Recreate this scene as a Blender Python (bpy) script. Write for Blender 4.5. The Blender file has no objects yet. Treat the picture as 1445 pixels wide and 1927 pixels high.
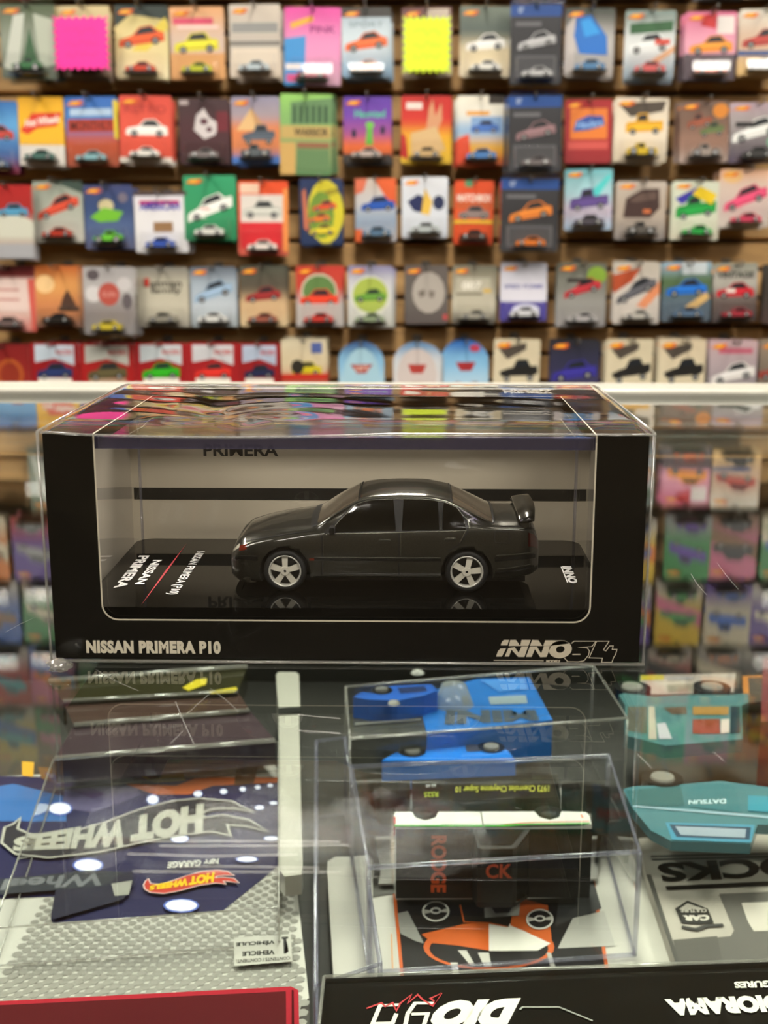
import bpy, math, random
from mathutils import Vector, Matrix
import numpy as np
R = random.Random(7)
sc = bpy.context.scene
COL = sc.collection
# ------------------------------------------------------------------ camera (glass counter top is z = 0, metres)
F_PX, TILT, YAW, HC = 2300.0, 0.2240, 0.0196, 0.0900
cam = bpy.data.cameras.new('camera'); camo = bpy.data.objects.new('camera', cam); COL.objects.link(camo)
camo.location = (0, 0, HC); camo.rotation_euler = (math.pi / 2 - TILT, 0, YAW)
cam.sensor_fit = 'VERTICAL'; cam.sensor_height = 36; cam.lens = F_PX * 36 / 1927
cam.clip_start = 0.01; cam.clip_end = 50
cam.dof.use_dof = True; cam.dof.focus_distance = 0.296; cam.dof.aperture_fstop = cam.lens / 1.45
sc.camera = camo
sc.view_settings.view_transform = 'Standard'; sc.view_settings.look = 'None'
sc.view_settings.gamma = 1; sc.view_settings.use_curve_mapping = False
sc.view_settings.exposure = 1.05
sc.cycles.transparent_max_bounces = 40; sc.cycles.max_bounces = 7; sc.cycles.diffuse_bounces = 3
sc.cycles.glossy_bounces = 4; sc.cycles.sample_clamp_indirect = 6; sc.cycles.caustics_reflective = False
sc.cycles.caustics_refractive = False
w = bpy.data.worlds.new('world'); sc.world = w; w.use_nodes = True
w.node_tree.nodes['Background'].inputs[0].default_value = (1, .93, .82, 1)
w.node_tree.nodes['Background'].inputs[1].default_value = 0.12
LIGHT_COL = (1.0, .945, .84)
LIGHTS = [  # ceiling troffers: x, y, length in x, length in y, strength
    (-1.7, 1.25, .30, 1.3, 30), (0.0, 1.25, .30, 1.3, 30), (1.7, 1.25, .30, 1.3, 30),
    (-1.6, -.9, 1.2, .30, 16), (.9, -.9, 1.2, .30, 16), (-.4, -3.0, 1.2, .30, 14), (2.2, -3.0, 1.2, .3, 14)]
CEIL = 1.75; FLOOR = -1.0; WALL_Y = 3.40

def ray(px, py):
    st, ct = math.sin(TILT), math.cos(TILT); sy, cy = -math.sin(YAW), math.cos(YAW)
    f = Vector((sy * ct, cy * ct, -st)); r = Vector((cy, -sy, 0)); u = r.cross(f)
    return f + r * ((px - 722.5) / F_PX) + u * ((963.5 - py) / F_PX)
def at_y(px, py, Y):
    d = ray(px, py); return Vector((0, 0, HC)) + d * (Y / d.y)
def at_z(px, py, Z):
    d = ray(px, py); return Vector((0, 0, HC)) + d * ((Z - HC) / d.z)

# ------------------------------------------------------------------ materials
def s2l(c): return c / 12.92 if c <= .04045 else ((c + .055) / 1.055) ** 2.4
def H(h):
    if isinstance(h, tuple): return h
    return tuple(s2l(((h >> k) & 255) / 255) for k in (16, 8, 0))
MATS = {}
def mat(name, col=0x808080, rough=.5, metal=0, spec=.5, coat=0, noise=0, nscale=30, bump=0, bscale=60, emit=0, attr=False, stretch=None):
    if name in MATS: return MATS[name]
    m = bpy.data.materials.new(name); m.use_nodes = True; n = m.node_tree.nodes; l = m.node_tree.links
    b = n['Principled BSDF']; c = H(col)
    b.inputs['Base Color'].default_value = (*c, 1); b.inputs['Roughness'].default_value = rough
    b.inputs['Metallic'].default_value = metal; b.inputs['Specular IOR Level'].default_value = spec
    b.inputs['Coat Weight'].default_value = coat; b.inputs['Coat Roughness'].default_value = .03
    if attr:
        a = n.new('ShaderNodeAttribute'); a.attribute_name = 'Col'; l.new(a.outputs['Color'], b.inputs['Base Color'])
    if noise or bump:
        tc = n.new('ShaderNodeTexCoord'); mp = n.new('ShaderNodeMapping'); l.new(tc.outputs['Object'], mp.inputs[0])
        if stretch: mp.inputs['Scale'].default_value = stretch
    if noise:
        t = n.new('ShaderNodeTexNoise'); t.inputs['Scale'].default_value = nscale; t.inputs['Detail'].default_value = 5
        l.new(mp.outputs[0], t.inputs['Vector'])
        mr = n.new('ShaderNodeMapRange'); mr.inputs['To Min'].default_value = 1 - noise; mr.inputs['To Max'].default_value = 1 + noise
        mr.inputs['From Min'].default_value = .25; mr.inputs['From Max'].default_value = .75
        l.new(t.outputs['Fac'], mr.inputs['Value'])
        mx = n.new('ShaderNodeVectorMath'); mx.operation = 'SCALE'; l.new(mr.outputs[0], mx.inputs['Scale'])
        if attr: l.new(a.outputs['Color'], mx.inputs[0])
        else: mx.inputs[0].default_value = c
        l.new(mx.outputs[0], b.inputs['Base Color'])
    if bump:
        t = n.new('ShaderNodeTexNoise'); t.inputs['Scale'].default_value = bscale; l.new(mp.outputs[0], t.inputs['Vector'])
        bp = n.new('ShaderNodeBump'); bp.inputs['Strength'].default_value = bump; bp.inputs['Distance'].default_value = .002
        l.new(t.outputs['Fac'], bp.inputs['Height']); l.new(bp.outputs[0], b.inputs['Normal'])
    if emit:
        b.inputs['Emission Color'].default_value = (*c, 1); b.inputs['Emission Strength'].default_value = emit
    MATS[name] = m; return m
def clear(name, tint=(1, 1, 1), f0=.04, gain=1.0, rough=.0, milk=0.0, milkcol=(.8, .8, .8), wave=0, wscale=40, wdist=.001, stretch=(1, 1, 1)):
    """thin clear sheet: Schlick mix of see-through and mirror, optionally a little milky"""
    if name in MATS: return MATS[name]
    m = bpy.data.materials.new(name); m.use_nodes = True; n = m.node_tree.nodes; l = m.node_tree.links
    n.remove(n['Principled BSDF']); out = n['Material Output']
    g = n.new('ShaderNodeNewGeometry'); d = n.new('ShaderNodeVectorMath'); d.operation = 'DOT_PRODUCT'
    l.new(g.outputs['Incoming'], d.inputs[0]); l.new(g.outputs['Normal'], d.inputs[1])
    def M(op, a, b=None):
        q = n.new('ShaderNodeMath'); q.operation = op
        for i, v in enumerate((a, b)):
            if v is None: continue
            if isinstance(v, (int, float)): q.inputs[i].default_value = v
            else: l.new(v, q.inputs[i])
        return q.outputs[0]
    c = M('ABSOLUTE', d.outputs['Value']); e = M('POWER', M('SUBTRACT', 1.0, c), 5.0)
    fr = M('ADD', M('MULTIPLY', e, (1 - f0) * gain), f0)
    tr = n.new('ShaderNodeBsdfTransparent'); tr.inputs[0].default_value = (*tint, 1)
    gl = n.new('ShaderNodeBsdfGlossy'); gl.inputs['Roughness'].default_value = rough; gl.inputs[0].default_value = (1, 1, 1, 1)
    if wave:
        tc = n.new('ShaderNodeTexCoord'); mp = n.new('ShaderNodeMapping'); mp.inputs['Scale'].default_value = stretch
        t = n.new('ShaderNodeTexNoise'); t.inputs['Scale'].default_value = wscale; t.inputs['Detail'].default_value = 1
        l.new(tc.outputs['Object'], mp.inputs[0]); l.new(mp.outputs[0], t.inputs['Vector'])
        bp = n.new('ShaderNodeBump'); bp.inputs['Strength'].default_value = wave; bp.inputs['Distance'].default_value = wdist
        l.new(t.outputs['Fac'], bp.inputs['Height']); l.new(bp.outputs[0], gl.inputs['Normal'])
    mx = n.new('ShaderNodeMixShader'); l.new(fr, mx.inputs[0]); l.new(tr.outputs[0], mx.inputs[1]); l.new(gl.outputs[0], mx.inputs[2])
    last = mx
    if milk:
        df = n.new('ShaderNodeBsdfDiffuse'); df.inputs[0].default_value = (*milkcol, 1)
        m2 = n.new('ShaderNodeMixShader'); m2.inputs[0].default_value = milk
        l.new(mx.outputs[0], m2.inputs[1]); l.new(df.outputs[0], m2.inputs[2]); last = m2
    l.new(last.outputs[0], out.inputs[0]); MATS[name] = m; return m

PRINT = mat('printed card', rough=.38, spec=.4, attr=True)
TOYP = mat('toy enamel', rough=.25, attr=True, coat=.4)
WRAP = mat('glossy printed box', rough=.12, attr=True, spec=.5)
GLASS = clear('counter glass', tint=(.955, .985, .965), f0=.045)
ACRYL = clear('acrylic', tint=(.985, .985, .985), f0=.035)
FILM = clear('protector film', tint=(.985, .985, .985), f0=.05, wave=.25, wscale=55, wdist=.0012, stretch=(1, .45, 1))
FILMTOP = clear('crumpled film', tint=(.97, .97, .97), f0=.10, gain=1.0, wave=.55, wscale=38, wdist=.0016, stretch=(.6, 1.3, 1))
BLIS = clear('blister plastic', tint=(.97, .97, .97), f0=.045, rough=.02)
CASEP = clear('clear case plastic', tint=(.97, .97, .98), f0=.05, wave=.1, wscale=30)
EDGE = clear('clear edge', tint=(.88, .88, .94), f0=.10, milk=.12, milkcol=(.4, .4, .5), rough=.15)
EDGEW = clear('white clear edge', tint=(.88, .88, .86), f0=.14, milk=.2, milkcol=(.6, .58, .52), rough=.15)
PURP = clear('violet acrylic edge', tint=(.5, .48, .62), f0=.14, milk=.38, milkcol=(.09, .085, .15))
BLACKG = mat('glossy black board', 0x0d0c0a, rough=.22, spec=.5)
SILVER = mat('brushed aluminium', 0xa8a59a, rough=.42, metal=.35, noise=.06, nscale=20)
STEEL = mat('zinc wire', 0x8c8880, rough=.3, metal=.9)
CREAM = mat('cream ink', 0xded4bc, rough=.5)
WHITEI = mat('white ink', 0xe8e6e0, rough=.5)
REDI = mat('red ink', 0xb02a30, rough=.4)

# ------------------------------------------------------------------ mesh builder
class MB:
    def __init__(s): s.v = []; s.f = []; s.c = []; s.m = []; s.sm = []
    def add(s, vs, fs, col=0x808080, mi=0, smooth=False):
        b = len(s.v); s.v += [tuple(p) for p in vs]; c = H(col)
        for f in fs: s.f.append([b + i for i in f]); s.c.append([c] * len(f)); s.m.append(mi); s.sm.append(smooth)
        return s
    def box(s, a, b, col=0x808080, mi=0):
        x0, y0, z0 = a; x1, y1, z1 = b
        return s.add([(x, y, z) for z in (z0, z1) for y in (y0, y1) for x in (x0, x1)],
                     [(0, 2, 3, 1), (4, 5, 7, 6), (0, 1, 5, 4), (2, 6, 7, 3), (0, 4, 6, 2), (1, 3, 7, 5)], col, mi)
    def rbox(s, a, b, r, col=0x808080, mi=0, axis=2, n=4, smooth=False):
        """box with its four edges along axis rounded"""
        o = [0, 1, 2]; o.remove(axis); i, j = o
        pts = rrect(a[i], a[j], b[i], b[j], r, n)
        def P(p, h):
            q = [0, 0, 0]; q[i], q[j], q[axis] = p[0], p[1], h; return q
        return s.prism(pts, P, a[axis], b[axis], col, mi)
    def prism(s, pts, P, h0, h1, col=0x808080, mi=0):
        k = len(pts); vs = [P(p, h0) for p in pts] + [P(p, h1) for p in pts]
        fs = [tuple(range(k))[::-1], tuple(range(k, 2 * k))] + [(q, (q + 1) % k, k + (q + 1) % k, k + q) for q in range(k)]
        return s.add(vs, fs, col, mi)
    def lathe(s, prof, n, P, col=0x808080, mi=0, smooth=True, cols=None):
        """prof: (radius, h) list; P(x, y, h) places"""
        vs = []; k = len(prof)
        for q in range(n):
            a = 2 * math.pi * q / n
            for r, h in prof: vs.append(P(r * math.cos(a), r * math.sin(a), h))
        for t in range(k - 1):
            fs = [(q * k + t, ((q + 1) % n) * k + t, ((q + 1) % n) * k + t + 1, q * k + t + 1) for q in range(n)]
            if t == 0: s.add(vs, fs, cols[t] if cols else col, mi, smooth); base = len(s.v) - len(vs)
            else:
                c = H(cols[t] if cols else col)
                for f in fs: s.f.append([base + i for i in f]); s.c.append([c] * 4); s.m.append(mi); s.sm.append(smooth)
        return s
    def tube(s, pts, r, n=6, col=0x808080, mi=0):
        pts = [Vector(p) for p in pts]; vs = []; fs = []
        for i, p in enumerate(pts):
            d = (pts[min(i + 1, len(pts) - 1)] - pts[max(i - 1, 0)]).normalized()
            a = d.orthogonal().normalized() if abs(d.z) > .9 else d.cross(Vector((0, 0, 1))).normalized(); b = d.cross(a)
            for q in range(n):
                t = 2 * math.pi * q / n; vs.append(p + a * math.cos(t) * r + b * math.sin(t) * r)
        for i in range(len(pts) - 1):
            fs += [(i * n + q, i * n + (q + 1) % n, (i + 1) * n + (q + 1) % n, (i + 1) * n + q) for q in range(n)]
        fs += [tuple(range(n))[::-1], tuple(range((len(pts) - 1) * n, len(pts) * n))]
        return s.add(vs, fs, col, mi, True)
    def mesh(s, name, mats):
        me = bpy.data.meshes.new(name); me.from_pydata(s.v, [], s.f)
        for m in (mats if isinstance(mats, (list, tuple)) else [mats]): me.materials.append(m)
        me.polygons.foreach_set('material_index', s.m); me.polygons.foreach_set('use_smooth', s.sm)
        ca = me.color_attributes.new('Col', 'FLOAT_COLOR', 'CORNER')
        ca.data.foreach_set('color', [x for fc in s.c for c in fc for x in (*c, 1.0)])
        me.update(); return me
    def build(s, name, mats, parent=None, world=False):
        """world=True: vertices are in world space, moved into the parent's space"""
        if world and parent is not None:
            L = parent.location; s.v = [(a - L.x, b - L.y, c - L.z) for a, b, c in s.v]
        return obj(name, s.mesh(name, mats), parent)
def obj(name, me, parent=None):
    o = bpy.data.objects.new(name, me); COL.objects.link(o)
    if parent is not None: o.parent = parent
    return o
def thing(name, label, cat, loc=(0, 0, 0), group=None, rot=(0, 0, 0)):
    o = bpy.data.objects.new(name, None); COL.objects.link(o); o.location = loc; o.rotation_euler = rot; o.empty_display_size = .02
    return tag(o, label, cat, group)
def tag(o, label, cat, group=None, kind=None):
    o['label'] = label; o['category'] = cat
    if group: o['group'] = group
    if kind: o['kind'] = kind
    return o
def struct(o): o['kind'] = 'structure'; return o
def rrect(x0, y0, x1, y1, r, n=4, corners=(1, 1, 1, 1)):
    pts = []
    for (cx, cy, a0, on, X, Y) in ((x0 + r, y0 + r, 180, corners[0], x0, y0), (x1 - r, y0 + r, 270, corners[1], x1, y0),
                                   (x1 - r, y1 - r, 0, corners[2], x1, y1), (x0 + r, y1 - r, 90, corners[3], x0, y1)):
        if on: pts += [(cx + r * math.cos(math.radians(a0 + 90 * q / n)), cy + r * math.sin(math.radians(a0 + 90 * q / n))) for q in range(n + 1)]
        else: pts.append((X, Y))
    return pts
_tx = {}
def text2d(s, bold=0.0, shear=0.0, space=1.0):
    """flat glyph mesh data, box-normalised to width 1 x height 1 (cap height), origin at centre"""
    k = (s, bold, shear, space)
    if k in _tx: return _tx[k]
    cu = bpy.data.curves.new('t', 'FONT'); cu.body = s; cu.size = 1; cu.offset = bold; cu.shear = shear; cu.resolution_u = 3
    cu.space_character = space; cu.fill_mode = 'FRONT'
    o = bpy.data.objects.new('t', cu); COL.objects.link(o)
    me = bpy.data.meshes.new_from_object(o.evaluated_get(bpy.context.evaluated_depsgraph_get()))
    v = [(p.co.x, p.co.y) for p in me.vertices]; f = [tuple(p.vertices) for p in me.polygons]
    bpy.data.objects.remove(o); bpy.data.curves.remove(cu); bpy.data.meshes.remove(me)
    x0, x1 = min(p[0] for p in v), max(p[0] for p in v); y0, y1 = min(p[1] for p in v), max(p[1] for p in v)
    v = [((p[0] - x0) / (x1 - x0) - .5, (p[1] - y0) / (y1 - y0) - .5) for p in v]
    _tx[k] = (v, f); return _tx[k]
def lettering(mb, s, c, xd, yd, w, h, col=0xffffff, bold=.02, shear=0, space=1.0, mi=0):
    """letters as thin printed shapes: c centre, xd reading direction, yd up direction"""
    v, f = text2d(s, bold, shear, space); c = Vector(c); xd = Vector(xd); yd = Vector(yd)
    return mb.add([c + xd * (a * w) + yd * (b * h) for a, b in v], f, col, mi)
def ribbon(mb, pts, wd, P, col, mi=0, closed=False):
    """flat stroke of width wd along 2D pts, mapped by P(u, v)"""
    n = len(pts); vs = []; q = [Vector(p) for p in pts]
    for i in range(n):
        a = q[i - 1] if (i > 0 or closed) else q[i]; b = q[(i + 1) % n] if (i < n - 1 or closed) else q[i]
        d1 = (q[i] - a); d2 = (b - q[i])
        d1 = d1.normalized() if d1.length > 1e-12 else d2.normalized(); d2 = d2.normalized() if d2.length > 1e-12 else d1
        t = (d1 + d2); t = t.normalized() if t.length > 1e-6 else d1
        nn = Vector((-t.y, t.x)); k = 1 / max(.5, nn.dot(Vector((-d1.y, d1.x))))
        vs += [P(*(q[i] + nn * wd / 2 * k)), P(*(q[i] - nn * wd / 2 * k))]
    m = n if closed else n - 1
    return mb.add(vs, [(2 * i, 2 * i + 1, 2 * ((i + 1) % n) + 1, 2 * ((i + 1) % n)) for i in range(m)], col, mi)

# ------------------------------------------------------------------ the room
DW = mat('dark floor', 0x3a3027, rough=.5, noise=.2, nscale=4)
mb = MB().box((-4, -4.2, FLOOR - .1), (4, WALL_Y + .1, FLOOR)); struct(mb.build('floor', DW))
mb = MB().box((-4, -4.2, CEIL), (4, WALL_Y + .1, CEIL + .1)); struct(mb.build('ceiling', mat('ceiling tile', 0x8d877a, rough=.9, noise=.08, nscale=3)))
WL = mat('shop wall paint', 0x6a5c48, rough=.8, noise=.1, nscale=2)
struct(MB().box((-4.1, -4.2, FLOOR), (-4, WALL_Y + .1, CEIL)).build('wall_left', WL))
struct(MB().box((4, -4.2, FLOOR), (4.1, WALL_Y + .1, CEIL)).build('wall_right', WL))
struct(MB().box((-4, -4.3, FLOOR), (4, -4.2, CEIL)).build('wall_front', WL))
wb = struct(MB().box((-4, WALL_Y + .018, FLOOR), (4, WALL_Y + .1, CEIL)).build('wall_back', mat('dark groove', 0x1c120a, rough=.8)))
SL = mat('brown slat board', 0xc49c68, rough=.6, noise=.2, nscale=9, stretch=(1, 1, 5), spec=.25)
me = None
for k in range(36):
    z0 = FLOOR + .01 + k * .0762
    if me is None:
        m_ = MB(); m_.prism([(0, 0), (.003, -.003), (.003, 0), (.003, 0)][:1] + [(0.0, .004), (.004, 0), (.058, 0), (.062, .004), (.066, .018), (-.004, .018)],
                            lambda p, h: (h, WALL_Y + p[1], p[0]), -3.95, 3.95)
        me = m_.mesh('slat', SL)
    o = obj('slat', me, wb); o.location = (0, 0, z0)
for i, (x, y, lx, ly, st) in enumerate(LIGHTS):
    where = ['left', 'middle', 'right'][i] + ' one of three long ceiling light panels near the pegboard wall' if i < 3 else \
        ['left light panel of the pair just behind the counter', 'right light panel of the pair just behind the counter',
         'left light panel over the back of the shop', 'right light panel over the back of the shop'][i - 3]
    t = thing('ceiling_light', where, 'ceiling light', (x, y, CEIL))
    MB().box((-lx / 2 - .03, -ly / 2 - .03, -.02), (lx / 2 + .03, ly / 2 + .03, 0)).build('frame', mat('light frame', 0xc8c4b8, rough=.6), t)
    MB().box((-lx / 2, -ly / 2, -.026), (lx / 2, ly / 2, -.021)).build('diffuser', mat('lamp diffuser %d' % st, LIGHT_COL, emit=st), t)

# ------------------------------------------------------------------ toy cars (small, for the blister packs)
TOYS = {}
SIL = {
    'coupe': ([(-.5, .02), (-.5, .10), (-.47, .15), (-.2, .19), (-.05, .31), (.2, .32), (.38, .2), (.48, .18), (.5, .1), (.5, .02)],
              [(-.15, .19), (-.03, .29), (.19, .30), (.33, .19)]),
    'sedan': ([(-.5, .02), (-.5, .12), (-.46, .17), (-.25, .20), (-.12, .33), (.2, .34), (.33, .22), (.49, .2), (.5, .1), (.5, .02)],
              [(-.20, .21), (-.1, .31), (.18, .32), (.28, .21)]),
    'truck': ([(-.5, .04), (-.5, .2), (-.45, .25), (-.25, .26), (-.18, .42), (.08, .43), (.12, .26), (.5, .26), (.5, .05)],
              [(-.21, .27), (-.15, .39), (.05, .4), (.08, .27)]),
    'buggy': ([(-.45, .1), (-.5, .2), (-.3, .26), (-.15, .28), (-.05, .44), (.22, .44), (.3, .3), (.48, .3), (.5, .15), (.4, .1)],
              [(-.1, .3), (-.02, .41), (.2, .41), (.25, .3)])}
def toy_mesh(style, col):
    k = (style, col)
    if k in TOYS: return TOYS[k]
    m = MB(); body, win = SIL[style]; L = .072
    P = lambda p, h: (p[0] * L, h, p[1] * L)
    m.prism(body, P, -.013, .013, col)
    m.prism([(x * .97 + (.0), z) for x, z in win], P, -.0134, .0134, 0x15181c)
    wr = .0062 if style in ('coupe', 'sedan') else .0095
    for x in (-.3, .3):
        for y in (-.0135, .0135):
            m.lathe([(0, 0), (wr * .55, 0), (wr, .0008), (wr, .004)], 10, lambda a, b, h, x=x, y=y: (x * L + a, y + (h - .0015) * (1 if y > 0 else -1) * -1, wr + b),
                    cols=[0xa8a8a8, 0x111111, 0x111111], smooth=False)
    m.box((-.04, -.016, -.004), (.04, .016, -.0006), 0x0c0c0c)
    TOYS[k] = m.mesh('toy_car', TOYP); return TOYS[k]

# ------------------------------------------------------------------ printed art on cards: u right 0..1, v down 0..1
def hx(h, k): return tuple(max(0, min(1, c * k)) for c in H(h))
class Art:
    def __init__(s, w, h, corner=.006, oval=False):
        s.w, s.h, s.m, s.lay = w, h, MB(), 0
        s.out = rrect(-w / 2, -h, w / 2, 0, corner, 3) if not oval else \
            rrect(-w / 2, -h, w / 2, -h * .2, corner, 3)[:8] + [(w / 2 * math.cos(a), -h * .32 + h * .32 * math.sin(a)) for a in [math.radians(q) for q in range(0, 181, 15)]]
        s.m.prism(s.out, lambda p, y: (p[0], y, p[1]), 0, .0007, 0xb8b4aa)
    def P(s, u, v): return ((u - .5) * s.w, -.00015 - .00018 * s.lay, -v * s.h)
    def poly(s, pts, col):
        s.lay += 1; s.m.add([s.P(*p) for p in pts], [tuple(range(len(pts)))[::-1]], col)
    def rect(s, u0, v0, u1, v1, col): s.poly([(u0, v0), (u1, v0), (u1, v1), (u0, v1)], col)
    def ell(s, u, v, ru, rv, col, n=14): s.poly([(u + ru * math.cos(2 * math.pi * q / n), v + rv * math.sin(2 * math.pi * q / n)) for q in range(n)], col)
    def bg(s, cols):
        """bands of print that blend into each other, clipped to the card outline"""
        s.lay += 1; n = len(cols)
        def cut(pts, lo, hi):
            for sgn, lim in ((1, lo), (-1, hi)):
                o = []
                for i in range(len(pts)):
                    a, b = pts[i - 1], pts[i]; fa, fb = sgn * (a[1] - lim), sgn * (b[1] - lim)
                    if (fa >= 0) != (fb >= 0): t = fa / (fa - fb); o.append((a[0] + (b[0] - a[0]) * t, lim))
                    if fb >= 0: o.append(b)
                pts = o
                if not pts: return pts
            return pts
        base = [(x / s.w + .5, -z / s.h) for x, z in s.out]; N = 12
        for i in range(N):
            p = cut(base, i / N, (i + 1) / N)
            if len(p) < 3: continue
            def cc(v):
                t = v * (n - 1); j = min(int(t), n - 2) if n > 1 else 0; t -= j; t = t * t * (3 - 2 * t)
                if n == 1: return H(cols[0])
                return tuple(x + (y - x) * t for x, y in zip(H(cols[j]), H(cols[j + 1])))
            s.m.add([s.P(*q) for q in p], [tuple(range(len(p)))], 0); s.m.c[-1] = [cc(q[1]) for q in p]
    def flame(s, u=.04, v=.05, k=1.0):
        s.poly([(u, v + .07 * k), (u + .10 * k, v + .01 * k), (u + .34 * k, v), (u + .27 * k, v + .05 * k), (u + .36 * k, v + .045 * k), (u + .22 * k, v + .085 * k)], 0xd9641e)
        s.poly([(u + .03 * k, v + .06 * k), (u + .12 * k, v + .022 * k), (u + .27 * k, v + .015 * k), (u + .2 * k, v + .06 * k)], 0xe8b030)
    def car(s, u, v, wd, col, style='coupe', rise=.0, flip=False):
        body, win = SIL[style]; a = s.w / s.h; f = -1 if flip else 1
        T = lambda p: (u + f * p[0] * wd, v - (p[1] * 1.25 - .16) * wd * a - rise * p[0] * wd * a)
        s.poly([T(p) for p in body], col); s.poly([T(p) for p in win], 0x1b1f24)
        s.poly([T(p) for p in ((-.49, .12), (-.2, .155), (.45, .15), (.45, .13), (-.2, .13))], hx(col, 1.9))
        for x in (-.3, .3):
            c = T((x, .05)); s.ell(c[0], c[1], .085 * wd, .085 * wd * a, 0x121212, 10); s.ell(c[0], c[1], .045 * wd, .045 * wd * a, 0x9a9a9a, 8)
    def text(s, t, u, v, wd, ht, col, bold=.02, shear=0, ang=0):
        s.lay += 1; c = s.P(u, v); a = math.radians(ang)
        lettering(s.m, t, c, (math.cos(a), 0, math.sin(a)), (-math.sin(a), 0, math.cos(a)), wd * s.w, ht * s.h, col, bold, shear)
    def run(s, ops):
        for o in ops: getattr(s, o[0])(*o[1:])

def blister_shell(w, d, z0, z1, taper=.005):
    """open clear bubble standing off the card, z0 low z1 high"""
    m = MB(); a = rrect(-w / 2, z0, w / 2, z1, .008, 3); b = rrect(-w / 2 + taper, z0 + taper, w / 2 - taper, z1 - taper, .007, 3)
    c = rrect(-w / 2 + taper * 1.8, z0 + taper * 1.8, w / 2 - taper * 1.8, z1 - taper * 1.8, .006, 3); k = len(a)
    vs = [(x, -.0042, z) for x, z in a] + [(x, -d * .85, z) for x, z in b] + [(x, -d, z) for x, z in c]
    fs = [tuple(range(2 * k, 3 * k))[::-1]] + [(q + r, (q + 1) % k + r, (q + 1) % k + k + r, q + k + r) for q in range(k) for r in (0, k)]
    return m.add(vs, fs, smooth=False).mesh('blister', BLIS)
def flat_cover(w, h, d=.028, top=0.006):
    """clear outer protector: a shallow rounded box around the card"""
    m = MB(); a = rrect(-w / 2 - .005, -h - .008, w / 2 + .005, top, .008, 3); k = len(a)
    b = [(x * .97, z) for x, z in a]
    vs = [(x, .002, z) for x, z in a] + [(x, -d, z) for x, z in b]
    return m.add(vs, [tuple(range(k, 2 * k))[::-1]] + [(q, (q + 1) % k, k + (q + 1) % k, k + q) for q in range(k)]).mesh('clear_cover', BLIS)

PEG = MB()
def peg_mesh():
    m = MB(); m.tube([(0, .0, 0), (0, -.16, .0), (0, -.175, .004), (0, -.182, .012)], .0028, 6, 0x9a958c)
    m.box((-.012, -.003, -.012), (.012, 0, .016), 0x77726a); m.tube([(0, -.0, .012), (0, -.165, .012)], .0016, 5, 0x9a958c)
    return m.mesh('peg_hook', STEEL)
PEGM = peg_mesh()
PACKS = 0
def pack(x0, x1, y0, y1, desc, ops, toy=None, kind='card', row=1, bub=None, behind=1, group=None, prot=.10):
    """one hanging pack measured on the wall; toy=(style, colour)"""
    global PACKS; PACKS += 1
    Y = WALL_Y - prot
    a = at_y((x0 + x1) / 2, y0, Y); b = at_y(x1, y0, Y); wd = 2 * (b.x - a.x); ht = (y1 - y0) / (x1 - x0) * wd * 1.012
    rr = random.Random(int(x0 * 7 + y0))
    grp = group or 'toy packs hanging in the %s row' % row
    t = thing('blister_pack', desc, 'toy pack', a, grp); t.rotation_euler = (math.radians(-2.0), math.radians(rr.uniform(-1, 1)), math.radians(rr.uniform(-3, 3)))
    art = Art(wd, ht, oval=(kind == 'oval')); art.run(ops)
    art.lay += 1; art.ell(.5, .035, .035, .016, 0x0c0a08, 8)
    cm = art.m.mesh('card', PRINT); obj('card', cm, t); sh = None
    if toy:
        bw = wd * .86; top = -(1 - (bub or .36)) * ht; bot = -ht * .975; d = .034
        sh = blister_shell(bw, d, bot, top); obj('blister', sh, t)
        c = obj('toy_car', toy_mesh(*toy), t); k = min(1.05, bw * .80 / .072); c.scale = (k, k, k)
        c.location = (0, -.018, bot + .0095)
    cv = None
    if kind == 'cover':
        cv = flat_cover(wd, ht); obj('clear_cover', cv, t)
    dx, dz = rr.uniform(-.006, .009), rr.uniform(-.008, .004)
    for q in range(behind):
        t2 = thing('blister_pack', 'pack behind the ' + desc, 'toy pack', a + Vector((dx * (q + 1), .046 * (q + 1), dz * (q + 1))), grp)
        t2.rotation_euler = (t.rotation_euler[0], math.radians(rr.uniform(-1.5, 1.5)), t.rotation_euler[2])
        obj('card', cm, t2)
        if sh: obj('blister', sh, t2)
        if cv: obj('clear_cover', cv, t2)
    p = obj('peg_hook', PEGM, wb); p.location = (a.x, WALL_Y, a.z - .006)
    return t
def star_sign(px0, px1, py0, py1, colr, desc, Y):
    a = at_y((px0 + px1) / 2, (py0 + py1) / 2, Y); hw = (at_y(px1, py0, Y).x - a.x); hh = hw * (py1 - py0) / (px1 - px0)
    pts = []; n = 7
    for sx, sy, ex, ey in ((-1, -1, 1, -1), (1, -1, 1, 1), (1, 1, -1, 1), (-1, 1, -1, -1)):
        for q in range(n):
            for t_, k in ((q / n, 1.04), ((q + .5) / n, .90)): pts.append(((sx + (ex - sx) * t_) * k * hw, (sy + (ey - sy) * t_) * k * hh))
    t = thing('price_sign', desc, 'sign', a)
    m = MB(); m.prism(pts, lambda p, y: (p[0], y, p[1]), 0, .0006, colr); m.build('star_card', mat('fluorescent card', rough=.6, attr=True), t)
    # faint handwriting: pen strokes too soft to read
    m = MB(); rr = random.Random(5)
    for ln in range(3):
        z = hh * (.45 - ln * .45); x = -hw * .6
        pts = [(x + i * hw * .1, z + rr.uniform(-1, 1) * hh * .12) for i in range(13)]
        ribbon(m, pts, .0022, lambda u, v: (u, -.0004, v), hx(colr, .72))
    m.build('handwriting', mat('marker pen', rough=.6, attr=True), t)
    return t

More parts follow.
